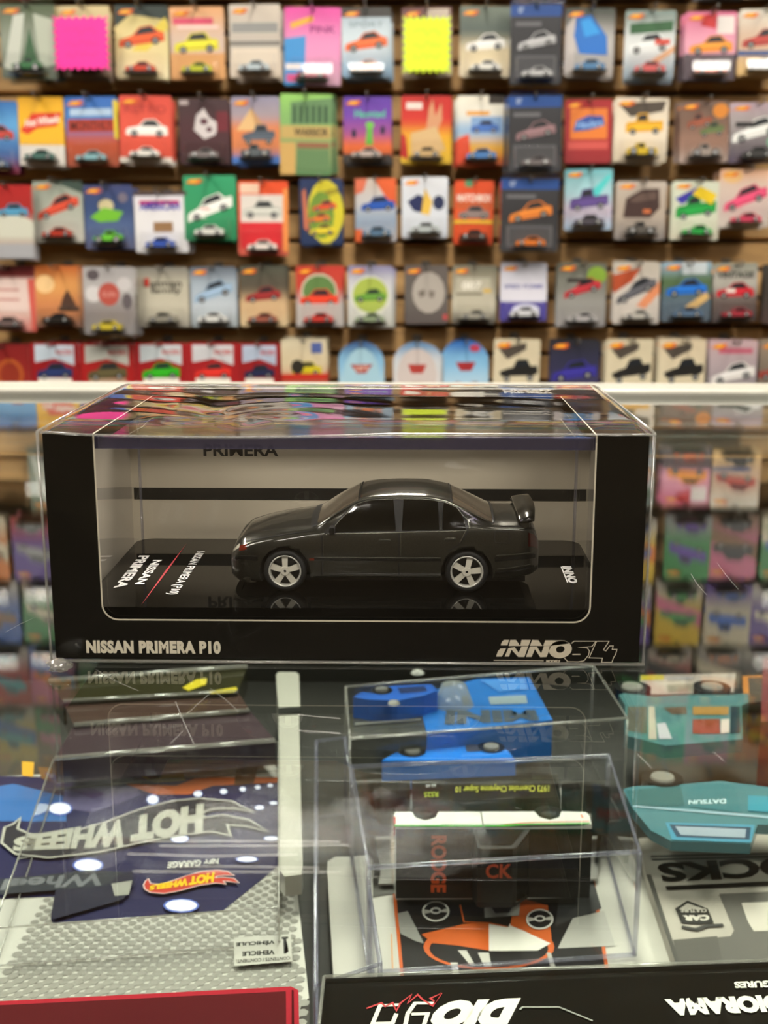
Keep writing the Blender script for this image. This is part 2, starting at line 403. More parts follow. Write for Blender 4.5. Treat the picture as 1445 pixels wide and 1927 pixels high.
C = 'car'; B = 'bg'; T = 'rect'; E_ = 'ell'; F = ('flame',); X = 'text'; Q = 'poly'
def grey_case(colr, st='coupe'):
    return [(B, [0x35353a, 0x2c2c30, 0x3c3c40]), (T, 0, 0, 1, .15, 0x1d4a90), (X, 'GT', .2, .07, .1, .07, 0xc9d4e6), (T, .1, .22, .6, .27, 0x6a6a6e), (C, .52, .46, .74, colr, st, .18),
            (T, .1, .64, .9, .93, 0x66666a), (T, .14, .67, .86, .90, 0x4a4a4e)]
def movie(top, low, colr, lab=0xe2ddd2):   # lower row, red cards with white bubble labels
    return [(B, [low, low, low]), (T, .1, .03, .9, .36, top), (Q, [(.0, .30), (.5, .22), (1, .34), (1, .45), (0, .45)], low), (T, .16, .50, .84, .80, lab),
            (X, 'RACERS', .7, .13, .34, .07, 0xb8322c), (C, .5, .42, .72, colr, 'sedan', .05), (T, .25, .6, .75, .68, 0x7c7caa)]
SPEC = [
 # ---- top row
 (1, -2, 103, 8, 140, 'green and white card with glossy green figure, leftmost in top row', [(B, [0x4a5a3a, 0x8d9585, 0x5a6455]), (Q, [(.05, .85), (.25, .15), (.45, .12), (.3, .9)], 0xc8ccc0), (Q, [(.6, .12), (.95, .2), (.98, .8), (.7, .85)], 0xb8bfae), (Q, [(.38, .8), (.52, .3), (.66, .8)], 0x2f5a35), F], ('buggy', 0x2f6a3c), 'cover'),
 (1, 107, 205, 11, 135, 'tan card mostly hidden by the pink star sign, top row', [(B, [0xc9b98a, 0xbba27a, 0x8c7a6a]), F, (C, .5, .5, .7, 0x7a3a3a)], ('sedan', 0x5a2a2a), 'card'),
 (1, 215, 315, 10, 140, 'cream card showing an orange muscle car, top row', [(B, [0xb8a868, 0xd8c890, 0xe4d6ac]), (Q, [(0, 0), (1, 0), (1, .2), (.3, .12), (0, .3)], 0x23302c), (Q, [(.3, .62), (.95, .15), (1, .3), (.6, .62)], 0xd8c24a), (C, .5, .44, .86, 0xd0501e, 'coupe', .15), F], ('coupe', 0xc63c1c), 'card'),
 (1, 318, 420, 13, 141, 'peach card showing a yellow wagon, top row', [(B, [0xd8a070, 0xc8b0a0, 0xd0935c]), (T, .06, .15, .8, .24, 0xd04a68), (T, .14, .25, .9, .3, 0xe8c8c0), (C, .48, .52, .82, 0xcfc52c, 'sedan', .05), (T, 0, .64, 1, 1, 0xd29a62), F], ('coupe', 0xb8bd28), 'card'),
 (1, 430, 527, 8, 138, 'pale grey card with a silver blister car, top row', [(B, [0xc8bcae, 0xb8aea4, 0xd6c6b4]), (T, .05, .25, .95, .38, 0x8c8c8a), (T, .0, .5, 1, .56, 0x77746e), F, (T, .05, .6, .95, .8, 0xd8cab8)], ('coupe', 0xb9c6cc), 'card'),
 (1, 535, 642, 14, 152, 'hot pink card with slanted top and blue side stripe, top row', [(B, [0xd84a9c, 0xdc8ab8, 0xc89ab0]), (Q, [(0, .4), (.38, .36), (.36, 1), (0, 1)], 0x3c8ccc), (T, .02, .72, .3, .8, 0xe8e0e0), (Q, [(.1, .2), (.5, .1), (.52, .17), (.12, .28)], 0xe8a83c), (X, 'PINK', .68, .28, .45, .09, 0x8c2a6a), (T, .04, .86, .3, .96, 0xd8508a)], ('sedan', 0x9c4a5a), 'card'),
 (1, 642, 735, 14, 138, 'ice blue card showing an orange sports car, top row', [(B, [0xa8b8c4, 0xc2d0d8, 0x88a8c4]), (T, 0, 0, 1, .14, 0x2a2620), F, (X, 'SPORT', .5, .24, .7, .08, 0x8494a0), (C, .5, .5, .86, 0xd8602c, 'coupe', .12)], ('coupe', 0xe0722a), 'card'),
 (1, 756, 850, 14, 136, 'maroon topped card hidden behind the yellow star sign, top row', [(B, [0x5a2c2c, 0xa89888, 0xc8b8a0]), F, (T, .5, .02, .95, .3, 0xb8a89a)], ('sedan', 0x4a4a44), 'card'),
 (1, 866, 961, 12, 138, 'sage and cream card showing a white coupe, top row', [(B, [0x6a7468, 0x4f5a54, 0xd8c8a4, 0xe2d4b8]), F, (C, .52, .52, .8, 0xe2e0da, 'coupe', .08)], ('coupe', 0xe0ded6), 'card'),
 (1, 961, 1058, 8, 150, 'charcoal boxed pack with blue header and silver car, top row', grey_case(0xb0b0b2), ('coupe', 0xb8b8b8), 'cover'),
 (1, 1065, 1158, 15, 138, 'light grey card filled by a big bright blue car, top row', [(B, [0x3a4038, 0xb0aca8, 0xa8a09a]), (Q, [(0, .3), (.2, .1), (.2, .9), (0, .95)], 0xc4bcb8), (Q, [(.22, .14), (.52, .1), (.85, .4), (.88, .68), (.3, .66), (.18, .4)], 0x1f6cc0), (Q, [(.3, .18), (.5, .15), (.72, .36), (.4, .42)], 0x2c94dc), F], ('sedan', 0x4a7ca8), 'card'),
 (1, 1178, 1273, 19, 142, 'white and teal card with white hatchback and red stripe, top row', [(B, [0x7a8a84, 0xd0d4d4, 0x8898a4]), (Q, [(.1, .2), (.95, .15), (.95, .3), (.1, .35)], 0x2c5a34), (C, .5, .5, .84, 0xd8dcdc, 'sedan', .1), (T, .6, .42, .9, .5, 0xc84a3c), (Q, [(.5, .75), (1, .5), (1, .6), (.6, .8)], 0xd0a07c), F], ('sedan', 0xcc5a5a), 'card'),
 (1, 1291, 1388, 22, 144, 'pink and red card showing an orange low car, top row', [(B, [0xcf6a8c, 0xdc9ab0, 0x66545c]), (Q, [(.35, .05), (.6, .02), (.6, .25), (.3, .2)], 0xc0282c), (T, .62, .06, .95, .32, 0xe0d8d4), (C, .52, .5, .84, 0xe08a2a, 'coupe', .05), (T, 0, .62, 1, 1, 0x544850), F], ('coupe', 0xd0542c), 'card'),
 (1, 1393, 1490, 17, 136, 'beige card with red and blue racer, rightmost in top row', [(B, [0xd8cfc0, 0xc8a890, 0xd8b478]), (C, .5, .45, .84, 0xa83a34, 'coupe', .1), (T, 0, .62, .8, .7, 0x4a5c8c), F], ('sedan', 0x3c3c40), 'card'),
 # ---- second row
 (2, -52, 32, 190, 320, 'bright blue card cut by the left edge of the picture, second row', [(B, [0x2f6cb0, 0x5a9cd0, 0x3c68a0, 0x7a2438]), (C, .5, .45, .8, 0xb04038)], ('sedan', 0x5a6c88), 'card'),
 (2, 33, 118, 182, 305, 'yellow card with a red flame band and white foot, second row', [(B, [0xe4aa14, 0xe8b020, 0xd8a828]), (Q, [(.03, .5), (.3, .24), (.97, .22), (.85, .42), (.4, .46), (.2, .55)], 0xd23418), (X, 'Hot Wheels', .52, .35, .78, .11, 0xf0e8dc, .03, .3, 9), (T, 0, .7, 1, 1, 0xdcd4cc)], ('coupe', 0x4c7068), 'card'),
 (2, 120, 218, 182, 307, 'blue over rust red card with a pale blue convertible, second row', [(B, [0x2c62b0, 0x3c74b8, 0xb24a28, 0x9c4a30]), (T, .1, .17, .9, .27, 0xa8c0d8), (T, .05, .32, .95, .5, 0xa83420), (X, 'MONTHLY', .5, .41, .8, .13, 0x5a1810), (T, .93, .05, 1, .6, 0xd8c030), F], ('coupe', 0x86b4bc), 'card'),
 (2, 224, 322, 180, 300, 'coral red card showing a white coupe, second row', [(B, [0xcc4636, 0xd4503c, 0xc84834]), (X, 'RETRO', .5, .2, .8, .12, 0xa83028), (C, .52, .5, .8, 0xe4e0d8, 'coupe', .0), F, (T, 0, .92, 1, 1, 0xd8d0c4)], ('coupe', 0xe6e2da), 'card'),
 (2, 335, 430, 185, 303, 'dark maroon card with a white scribbled emblem, second row', [(B, [0x3c2428, 0x442026, 0x3a1c20]), (Q, [(.35, .25), (.5, .15), (.62, .3), (.8, .38), (.72, .55), (.5, .62), (.3, .48)], 0xc8c0c0), (E_, .5, .35, .08, .05, 0x55303a), (E_, .6, .47, .06, .04, 0x55303a), (T, .75, .2, .98, .5, 0x6a1c28), (T, .02, .03, .2, .1, 0xa89a98)], ('coupe', 0x7c7474), 'card'),
 (2, 434, 525, 182, 302, 'lilac desert card with a golden pyramid and blue foot, second row', [(B, [0x8c869c, 0x9c8e98, 0xd07a48, 0xcc7a4c, 0x4c7ac0]), (Q, [(.1, .5), (.42, .16), (.72, .5)], 0xd8b07a), (Q, [(.42, .16), (.72, .5), (.5, .5)], 0xb88a5c), (C, .55, .62, .7, 0x4a5460, 'buggy'), F, (T, 0, .9, 1, 1, 0x4a78c4)], ('truck', 0x5a6268), 'card'),
 (2, 527, 625, 177, 322, 'tall lime green card with a tan WARRIOR band, second row', [(B, [0x8cc060, 0x7ca862, 0x8a9860, 0x5c8454]), (Q, [(.2, .1), (1, .04), (1, .36), (.2, .38)], 0x5f8456)] + [(T, .25 + .12 * i, .14, .31 + .12 * i, .36, 0x2c4a30) for i in range(6)] + [(T, .02, .39, .98, .55, 0xb89c5c), (X, 'WARRIOR', .6, .47, .66, .1, 0x2a2014, .03), (T, 0, .6, .3, 1, 0xc09a58), (T, .33, .6, .95, .66, 0x8c5a40), (T, .33, .68, .95, .95, 0x5c7c50)], None, 'card'),
 (2, 646, 737, 182, 302, 'purple card with a small green creature above orange dunes, second row', [(B, [0x5a329c, 0x6a3aa4, 0x8c4488, 0xd8642c, 0x3a2420]), (X, 'Haunted', .55, .25, .64, .12, 0x4cb88c, .02), (Q, [(.46, .72), (.5, .4), (.6, .4), (.62, .72)], 0x5ca83c), (E_, .55, .42, .09, .05, 0x6cb848), (E_, .22, .55, .05, .07, 0x2a1a3a), (E_, .82, .5, .05, .07, 0x2a1a3a), (T, 0, .86, 1, 1, 0x35302e), F], ('coupe', 0xb8a8a0), 'card'),
 (2, 755, 850, 180, 302, 'red and yellow card with a tan long eared figure, second row', [(B, [0xb81c14, 0xc4281c, 0xd8a41c, 0xd8b02c]), (T, .1, .1, .42, .2, 0xe0d4cc), (Q, [(.55, .2), (.62, .05), (.68, .3), (.8, .1), (.82, .35), (.7, .55), (.5, .5)], 0xc8906a), (Q, [(.2, .55), (.7, .45), (.9, .8), (.2, .85)], 0xc8a878), (Q, [(0, .9), (0, .55), (.1, .6), (.15, .95)], 0xb02018)], ('sedan', 0xc0a070), 'card'),
 (2, 860, 948, 180, 305, 'white stepped card with a blue car over yellow and orange, second row', [(B, [0xe2dccc, 0xdcd8cc, 0x88a8c8, 0xd8a030, 0xc85a2c]), (T, .68, .0, 1, .12, 0x241a10), (T, .2, .22, .7, .28, 0xd8963c), (T, .3, .3, .97, .55, 0x7c9cc4), (C, .6, .46, .6, 0x3a62a8, 'sedan'), (Q, [(0, .62), (.25, .55), (.3, .98), (0, .98)], 0xd04424)], ('sedan', 0x4a7cb8), 'card'),
 (2, 956, 1058, 180, 318, 'charcoal boxed pack with blue header and dull maroon car, second row', grey_case(0x8c6c70), ('coupe', 0x6c6466), 'cover'),
 (2, 1063, 1153, 187, 302, 'maroon card with an orange panel and blue script, second row', [(B, [0x9c1c20, 0xa4262a, 0x8c2024]), (T, .12, .14, .9, .62, 0xd8762c), (Q, [(.18, .5), (.25, .33), (.5, .25), (.8, .26), (.85, .4), (.5, .48)], 0x2c4c98), (X, 'Haulers', .52, .38, .56, .12, 0x88b0e0, .02, .2, 6), (T, .08, .66, .92, .78, 0xc45048), F], None, 'card'),
 (2, 1158, 1260, 184, 300, 'cream card showing a yellow lifted truck, second row', [(B, [0xd4c8b4, 0xdccfba, 0xc8bba4]), (Q, [(.05, .1), (.95, .04), (.9, .2), (.3, .3)], 0x4c4238), (C, .56, .46, .7, 0xd8a020, 'truck', .05), F], ('truck', 0xd0b028), 'card'),
 (2, 1281, 1373, 190, 302, 'brown card with tangled orange and green toys, second row', [(B, [0x6c5448, 0x74584a, 0x8c6a5a, 0xa8948a]), (E_, .82, .16, .16, .12, 0xd08028), (C, .4, .35, .5, 0x8c4a34, 'truck', .2), (C, .65, .5, .5, 0x5c6c40, 'buggy', .1), F], ('truck', 0x9c9088), 'card'),
 (2, 1376, 1475, 193, 303, 'grey card showing a black and white rally car, second row', [(B, [0xb09aa4, 0x9c9494, 0x6c6468, 0x54485a]), (C, .5, .45, .9, 0xdcdcd8, 'coupe', .25), (T, .1, .32, .5, .4, 0x1c1c1c), (E_, .85, .65, .14, .1, 0x7cb090), F], ('sedan', 0x3a3a3a), 'card'),
 # ---- third row
 (3, -36, 59, 348, 481, 'red and white card partly outside the left edge, third row', [(B, [0xb01c1c, 0xa82420, 0xc8c8b8, 0x9c3024]), (Q, [(0, .42), (.6, .35), (1, .5), (1, .72), (0, .7)], 0xd0d0c0), (C, .6, .36, .6, 0x4c90b4, 'sedan'), (T, 0, .8, 1, 1, 0xa8a8ac)], None, 'cover'),
 (3, 60, 153, 341, 451, 'grey card with a slanting red sports car, third row', [(B, [0x8c9488, 0xa4a89c, 0xb8b6ac]), (Q, [(.4, 0), (1, 0), (1, .2)], 0x33443c), (C, .5, .42, .84, 0xc0442c, 'coupe', .35), F], ('coupe', 0xb03828), 'card'),
 (3, 156, 248, 348, 464, 'navy card with lime green creatures and toy, third row', [(B, [0x38406c, 0x2f4470, 0x485a84, 0x585c7c]), F, (E_, .45, .32, .16, .1, 0xc0b48c), (Q, [(.12, .5), (.4, .35), (.8, .42), (.68, .56), (.3, .58)], 0x6cb02c), (E_, .8, .2, .1, .08, 0x6c6474)], ('buggy', 0x6cc03c), 'card'),
 (3, 251, 351, 360, 471, 'white card with a red and blue title and brown crate, third row', [(B, [0xd4d0d8, 0xd8d6d8, 0xd0ced0]), (T, 0, 0, 1, .07, 0x4a3c3c), (T, .1, .15, .85, .22, 0xb8285a), (X, 'AMERICAN', .48, .24, .76, .13, 0x3838a0, .04), (T, .35, .5, .72, .66, 0x8c6a48)], ('sedan', 0x3a58b0), 'card'),
 (3, 344, 443, 330, 448, 'emerald green card showing a tilted white hatchback, third row', [(B, [0x2c9464, 0x2e8c5c, 0x247a50]), (C, .5, .5, .86, 0xe4e4dc, 'sedan', .35), (T, .3, .5, .5, .52, 0xc04030), F], ('sedan', 0xdadad2), 'card'),
 (3, 447, 542, 341, 476, 'orange red card with a silver car over a white band, third row', [(B, [0xd84a20, 0xd8562a, 0xc8403a, 0xcc5a48]), (T, .04, .03, .42, .16, 0xe0c0a8), (T, .05, .18, .9, .55, 0xd4ccc4), (C, .48, .4, .78, 0xb8b8b0, 'sedan'), (T, .05, .55, .85, .9, 0xc8242c), (T, .9, .1, 1, .95, 0xe08a48)], ('sedan', 0xe4d8d0), 'card'),
 (3, 563, 644, 336, 456, 'navy card with a yellow oval and three stacked cars, third row', [(B, [0x1c2c54, 0x1e3258, 0x1c2c50]), (E_, .6, .5, .42, .49, 0xc8bc2c), (X, 'SPEEDS', .65, .22, .55, .08, 0x5a4c14, .03, 0, 14), (E_, .5, .55, .3, .36, 0x6c8c34), (C, .58, .42, .56, 0xc84828, 'coupe', .1), (C, .45, .6, .5, 0xd06c28, 'coupe', .1), (C, .52, .78, .6, 0xd0b82c, 'coupe', .05), (Q, [(.06, .2), (.14, .15), (.2, .8), (.1, .75)], 0xc06c4c)], None, 'card'),
 (3, 668, 745, 336, 451, 'white card with an orange corner and blue car, third row', [(B, [0xc8b8ac, 0xb8b4b4, 0x8898ac, 0xb0acae]), (Q, [(.45, 0), (1, 0), (1, .42), (.85, .4)], 0xd85c2c), (Q, [(0, 0), (.3, 0), (.2, .2), (0, .25)], 0xd06a4c), (C, .55, .42, .82, 0x1c4a9c, 'sedan', .05), (T, .0, .8, .15, 1, 0xd8602c)], ('sedan', 0x52708c), 'card'),
 (3, 756, 843, 333, 444, 'white card with navy shapes around a yellow flash, third row', [(B, [0xd0d2d8, 0xc8ccd4, 0xc0c4cc]), F, (Q, [(.12, .4), (.35, .28), (.55, .35), (.5, .6), (.25, .55)], 0x1c2450), (E_, .8, .42, .13, .12, 0x20284c), (Q, [(.42, .6), (.5, .18), (.66, .4), (.6, .62)], 0xd8b048)], ('sedan', 0xb0b8b8), 'card'),
 (3, 857, 930, 340, 456, 'narrow orange carton with a yellow stripe and angled foot, third row', [(B, [0xd0481c, 0xd4501e, 0xc8441a]), (T, .25, 0, .45, .1, 0x4c8c64), (X, 'MATCHBOX', .5, .27, .9, .12, 0xe4d4c8, .04), (T, .05, .33, .95, .45, 0xb85428), (C, .5, .52, .8, 0x7c6c68, 'sedan'), (T, .0, .62, 1, .67, 0xd8b42c)], ('sedan', 0x4c2c24), 'card'),
 (3, 943, 1053, 336, 469, 'charcoal boxed pack with blue header and orange car, third row', grey_case(0xd87a2c), ('coupe', 0xd0702c), 'cover'),
 (3, 1063, 1153, 318, 430, 'teal and white card showing a purple pickup, third row', [(B, [0x6cacb4, 0x9cc4cc, 0xb4a8b8, 0xa4b8cc]), (Q, [(.5, .4), (.9, .1), (1, .1), (.7, .45)], 0x4cc4c4), (C, .52, .55, .8, 0x54407c, 'truck', .1), F], ('sedan', 0x4a4650), 'card'),
 (3, 1161, 1255, 341, 448, 'warm grey card showing a dark brown van, third row', [(B, [0xb4a89c, 0xa89a8c, 0x8c8480]), (Q, [(.15, .62), (.2, .3), (.5, .14), (.85, .12), (.88, .45), (.7, .62)], 0x3c2824), (Q, [(.24, .34), (.5, .2), (.8, .18), (.8, .3), (.4, .36)], 0x5c4840), (T, .55, .48, .7, .54, 0xc86c3c), F], ('truck', 0x5c5854), 'card'),
 (3, 1267, 1358, 341, 448, 'white card with green race car and yellow tag, third row', [(B, [0xc8ccb8, 0xc4c8b4, 0xc8c4b0]), (Q, [(.05, .3), (.5, .1), (.6, .2), (.2, .4)], 0x3a349c), (C, .5, .5, .84, 0x1c8c3c, 'truck', .15), (Q, [(.4, .22), (.55, .08), (.92, .22), (.82, .4)], 0xe0c020), F], ('coupe', 0x2ca048), 'card'),
 (3, 1355, 1452, 318, 425, 'beige card showing a bright pink car, third row', [(B, [0xd8a888, 0xc8b4a8, 0xbcaaa4, 0xc8beb4]), (E_, .25, .12, .2, .12, 0xd8b078), (C, .52, .5, .84, 0xd0486c, 'sedan', .35), F], ('coupe', 0xc8405c), 'card'),
 # ---- fourth row
 (4, -36, 64, 500, 620, 'pale pink card with dark red header at left edge, fourth row', [(B, [0x6c1c1c, 0xd0a8a0, 0xd8b8ae, 0xcc7c74]), (T, 0, 0, 1, .16, 0x6c2020), (T, .2, .2, .86, .7, 0xdcc4bc), (T, .25, .35, .7, .38, 0xb8746c), (T, .25, .5, .7, .53, 0xb8746c), (Q, [(.86, .2), (1, .2), (1, 1), (.92, 1)], 0xcc5c50)], ('sedan', 0x6c5a58), 'card'),
 (4, 62, 154, 500, 612, 'sunset orange card with a dark domed silhouette, fourth row', [(B, [0xb05c28, 0xd89858, 0xc88050, 0x8c6450]), (E_, .22, .3, .2, .15, 0xf0c890), (Q, [(.5, .7), (.58, .52), (.68, .38), (.78, .52), (.88, .68)], 0x4c3428), (T, .48, .66, .92, .74, 0x3c2c24)], ('coupe', 0x2c2826), 'card'),
 (4, 154, 253, 502, 627, 'white floral card with a red circle, fourth row', [(B, [0xa8a4a4, 0xb8b4b4, 0x8c8484, 0x908c8c]), (E_, .2, .4, .16, .12, 0xd8d4d4), (E_, .8, .25, .14, .1, 0xccc8c8), (E_, .2, .12, .12, .08, 0x5c5458), (E_, .85, .5, .1, .12, 0x645c60), (E_, .5, .4, .21, .17, 0xb85448), (X, 'SUN', .5, .4, .26, .08, 0xd8948c)], ('sedan', 0xc8b438), 'cover'),
 (4, 256, 353, 503, 612, 'plain beige card with black handwritten style title, fourth row', [(B, [0x7c7870, 0xb4ae9c, 0xb8b2a0, 0x9c968a]), (X, 'batman', .5, .27, .74, .13, 0x24201c, .02), (X, 'family', .56, .4, .6, .13, 0x24201c, .02), (T, .15, .18, .24, .32, 0xb03024)], ('sedan', 0x8c887c), 'card'),
 (4, 357, 443, 502, 612, 'silver blue card showing a metallic blue coupe, fourth row', [(B, [0x5c6470, 0xa0acb8, 0xb0b8c0, 0x9ca4a8]), (C, .5, .42, .86, 0x8ca4bc, 'sedan', .3), F], ('sedan', 0xd8d8d4), 'card'),
 (4, 450, 538, 500, 612, 'dark green and cream card showing a dark red coupe, fourth row', [(B, [0x4c4c40, 0x544c40, 0xc8a880, 0xd0b890]), (C, .5, .48, .76, 0x8c2828, 'coupe', .1), F], ('coupe', 0x9c5848), 'card'),
 (4, 556, 643, 500, 612, 'red card with green arch over a red sedan, fourth row', [(B, [0xb8382c, 0xbc4030, 0xb0a8a4, 0xa8a4a0]), (E_, .5, .42, .4, .3, 0xc8c0a8), (E_, .5, .42, .36, .26, 0x5c7c44), (C, .5, .55, .84, 0xd03c24, 'sedan'), (T, 0, .62, 1, 1, 0xb0aaa6), F], ('coupe', 0xc83c34), 'card'),
 (4, 655, 739, 500, 612, 'lilac card with a lime oval and green pony car, fourth row', [(B, [0x8480a0, 0xc4c4c8, 0xc0c0bc, 0xbcbcb4]), (E_, .5, .5, .44, .34, 0xd0d0c4), (E_, .5, .48, .4, .29, 0xa0b04c), (C, .5, .5, .72, 0x5c8c34, 'coupe', .05), F], ('coupe', 0x8c9c7c), 'card'),
 (4, 761, 843, 500, 607, 'dark grey card with a pale round gauge, fourth row', [(B, [0x5c5450, 0x605a56, 0x544c4a]), (E_, .55, .46, .38, .36, 0xa49c94), (Q, [(.3, .45), (.45, .4), (.48, .5), (.36, .55)], 0x6c645c), (Q, [(.55, .42), (.7, .44), (.66, .56), (.56, .54)], 0x746c64), F, (T, .88, .84, .98, .93, 0xb84848)], None, 'card'),
 (4, 851, 933, 500, 607, 'olive grey card with a white number title, fourth row', [(B, [0x747060, 0x9c9684, 0xb8b2a0, 0x5c5850]), (T, .1, .2, .88, .75, 0xb0aa98), (X, '007', .45, .34, .45, .14, 0xe4e0d4, .03), (T, .1, .47, .7, .5, 0x5c5848), (T, .72, .4, .9, .46, 0xc8a448), F], ('coupe', 0x9c988c), 'card'),
 (4, 942, 1030, 495, 602, 'white card with purple foot and blue printed line, fourth row', [(B, [0xc8c8d4, 0xcccad4, 0xc4c4d0]), (T, .0, .66, 1, 1, 0x4c4490), (X, 'SPEED FORMS', .5, .4, .84, .07, 0x3c3a90, .02), F, (E_, .55, .8, .3, .1, 0xc8c8d8)], ('sedan', 0xd0d0d4), 'card'),
 (4, 1049, 1143, 494, 612, 'grey green card with a black and red racer, fourth row', [(B, [0x5c5c50, 0x74746c, 0x8c8a86, 0x908c8c]), (E_, .8, .2, .2, .14, 0x7c9c34), (C, .52, .4, .74, 0xa82c34, 'coupe', .3), (T, .2, .25, .6, .3, 0x241c1c), F], ('coupe', 0xb0acac), 'card'),
 (4, 1155, 1243, 494, 607, 'orange striped card with a grey open racer, fourth row', [(B, [0xb0a89c, 0xbcb4ac, 0xc0b8b0]), (Q, [(0, .2), (.6, .08), (.4, .3), (0, .5)], 0xa84828), (Q, [(.5, .7), (1, .3), (1, .5), (.7, .75)], 0xd0845c), (C, .5, .45, .86, 0x54545a, 'coupe', .45), F], ('coupe', 0xb8b4ac), 'card'),
 (4, 1248, 1340, 493, 603, 'green hedged card showing a blue coupe, fourth row', [(B, [0x88a0b0, 0x4c6440, 0x50606c, 0x54606c]), (T, .4, .0, .9, .2, 0xb8c0c4), (C, .5, .45, .84, 0x1c64b8, 'coupe', .05), (Q, [(.3, .85), (.9, .5), (.98, .6), (.5, .9)], 0xc8a468), F], ('sedan', 0x546c88), 'card'),
 (4, 1343, 1427, 495, 603, 'black titled card showing a red and white stock car, fourth row', [(B, [0x8c8c80, 0xa8a49c, 0x5c504c, 0x4c4444]), (X, 'VINTAGE', .5, .2, .84, .11, 0x1c1c1c, .04), (C, .5, .48, .86, 0xb82430, 'coupe'), (T, .3, .44, .5, .5, 0xe0dcd4), F], ('coupe', 0xa03440), 'card'),
 (4, 1441, 1530, 497, 607, 'dark card at the right edge of the picture, fourth row', [(B, [0x34302a, 0x3c3630, 0x4c3c38])], ('coupe', 0x7c3038), 'card'),
 # ---- fifth row
 (5, -42, 54, 648, 778, 'dark red card with an orange round seal, leftmost in fifth row', [(B, [0x7c1c1c, 0x8c2420, 0x9c3030]), (E_, .6, .42, .28, .22, 0xa85024), (E_, .6, .42, .2, .16, 0x8c3020), (T, .2, .62, .95, .68, 0xb84c50)], None, 'card'),
 (5, 55, 148, 645, 775, 'red carton with a navy blue car in its window, fifth row', movie(0xb4c0cc, 0x8c1418, 0x22305c), None, 'card'),
 (5, 149, 251, 646, 776, 'red carton with an olive drab tow truck, fifth row', movie(0xb4b4ac, 0x9c1818, 0x544c30, 0xa88c74), None, 'card'),
 (5, 252, 351, 645, 775, 'red carton with a bright green racer, fifth row', movie(0xb8c0c4, 0x94161a, 0x2c9c1c), None, 'card'),
 (5, 352, 448, 645, 775, 'red carton with a bright red racer, fifth row', movie(0xc0c0c4, 0x98181c, 0xc82c24), None, 'card'),
 (5, 448, 527, 646, 776, 'red carton with a nearly black blue sedan, fifth row', movie(0xa8b4c8, 0x8c1618, 0x1c2040), None, 'card'),
 (5, 528, 614, 638, 772, 'cream topped red carton with a yellow racer, fifth row', [(B, [0xc8bca0, 0xc8b898, 0xb02a1c, 0xb83020]), (T, .66, .05, .9, .2, 0x4c5c94), (C, .55, .42, .66, 0xb8a818, 'sedan'), (E_, .35, .38, .14, .1, 0x28241c), (T, .12, .62, .85, .95, 0xd8d08c), (T, .0, .48, 1, .56, 0xb82c1c)], None, 'card'),
 (5, 637, 722, 643, 760, 'pale blue arched card with a dark red badge, fifth row', [(B, [0x3c5c8c, 0x84b4d4, 0xa4c4d4, 0xd0a8a8]), (E_, .5, .52, .4, .42, 0x9cc0d0), (Q, [(.25, .36), (.75, .36), (.6, .5), (.4, .5)], 0x9c3030), (X, 'cars', .5, .42, .3, .08, 0xd8b0a0), (E_, .5, .78, .28, .12, 0xc88c94)], None, 'oval'),
 (5, 740, 830, 643, 760, 'white arched card with a faded red badge, fifth row', [(B, [0x5c84ac, 0xc4c8cc, 0xccc8c8, 0xb8a49c]), (E_, .5, .52, .42, .42, 0xc4b8b4), (Q, [(.3, .36), (.7, .36), (.62, .5), (.38, .5)], 0xa83c34), (E_, .5, .75, .3, .12, 0xb8a8a0)], None, 'oval'),
 (5, 834, 919, 641, 758, 'sky blue arched card with two red racers, fifth row', [(B, [0x2c64b0, 0x7cb0d4, 0xa4c4d8, 0x8cb4cc]), (E_, .7, .12, .12, .06, 0xb03a50), (Q, [(.27, .34), (.72, .34), (.62, .48), (.38, .48)], 0x9c2c30), (C, .3, .72, .34, 0xc83c38, 'sedan'), (C, .68, .72, .34, 0xc83c38, 'sedan')], None, 'oval'),
 (5, 930, 1017, 638, 765, 'cream card with black buggy beside the arched cards, fifth row', [(B, [0xc4b89c, 0xccc0a4, 0xd0c8a8]), (Q, [(.1, .15), (.7, .05), (.7, .15), (.3, .3)], 0x4c443c), (C, .55, .52, .84, 0x1c1a18, 'buggy', .05), F], ('buggy', 0x2c2a28), 'card'),
 (5, 1037, 1130, 640, 765, 'black card showing an indigo coupe, fifth row', [(B, [0x24242c, 0x2c2c44, 0x3a3658, 0xa8a4ac]), (C, .5, .48, .9, 0x322c84, 'sedan', .15), (T, 0, .7, 1, .76, 0x8c8ca0), F], None, 'card'),
 (5, 1141, 1230, 638, 765, 'cream card with black buggy as left of a matching pair, fifth row', [(B, [0xc4b89c, 0xccc0a4, 0xd4c8a4]), (Q, [(.1, .15), (.7, .05), (.7, .15), (.3, .3)], 0x4c443c), (C, .55, .52, .84, 0x1c1a18, 'buggy', .15), F], ('buggy', 0x2c2a28), 'card'),
 (5, 1240, 1330, 638, 765, 'cream card with black buggy as right of a matching pair, fifth row', [(B, [0xc8b89c, 0xccc0a4, 0xd4c8a4]), (Q, [(.1, .15), (.7, .05), (.7, .15), (.3, .3)], 0x4c443c), (C, .55, .52, .84, 0x1c1a18, 'buggy', .1), F], ('buggy', 0x2c2a28), 'card'),
 (5, 1335, 1427, 640, 765, 'dusty pink card showing a white drift car, fifth row', [(B, [0xb89ca0, 0xa8989c, 0x8c8488, 0x9c9c98]), (T, .2, .12, .9, .2, 0xb85c70), (C, .52, .5, .9, 0xd4d0cc, 'coupe', .2), F], None, 'card'),
 (5, 1432, 1520, 640, 765, 'brown card with red car at the right edge, fifth row', [(B, [0x8c7c6c, 0x74685c, 0x7c6c64]), (C, .4, .5, .8, 0x8c3830, 'sedan'), F], None, 'card'),
]
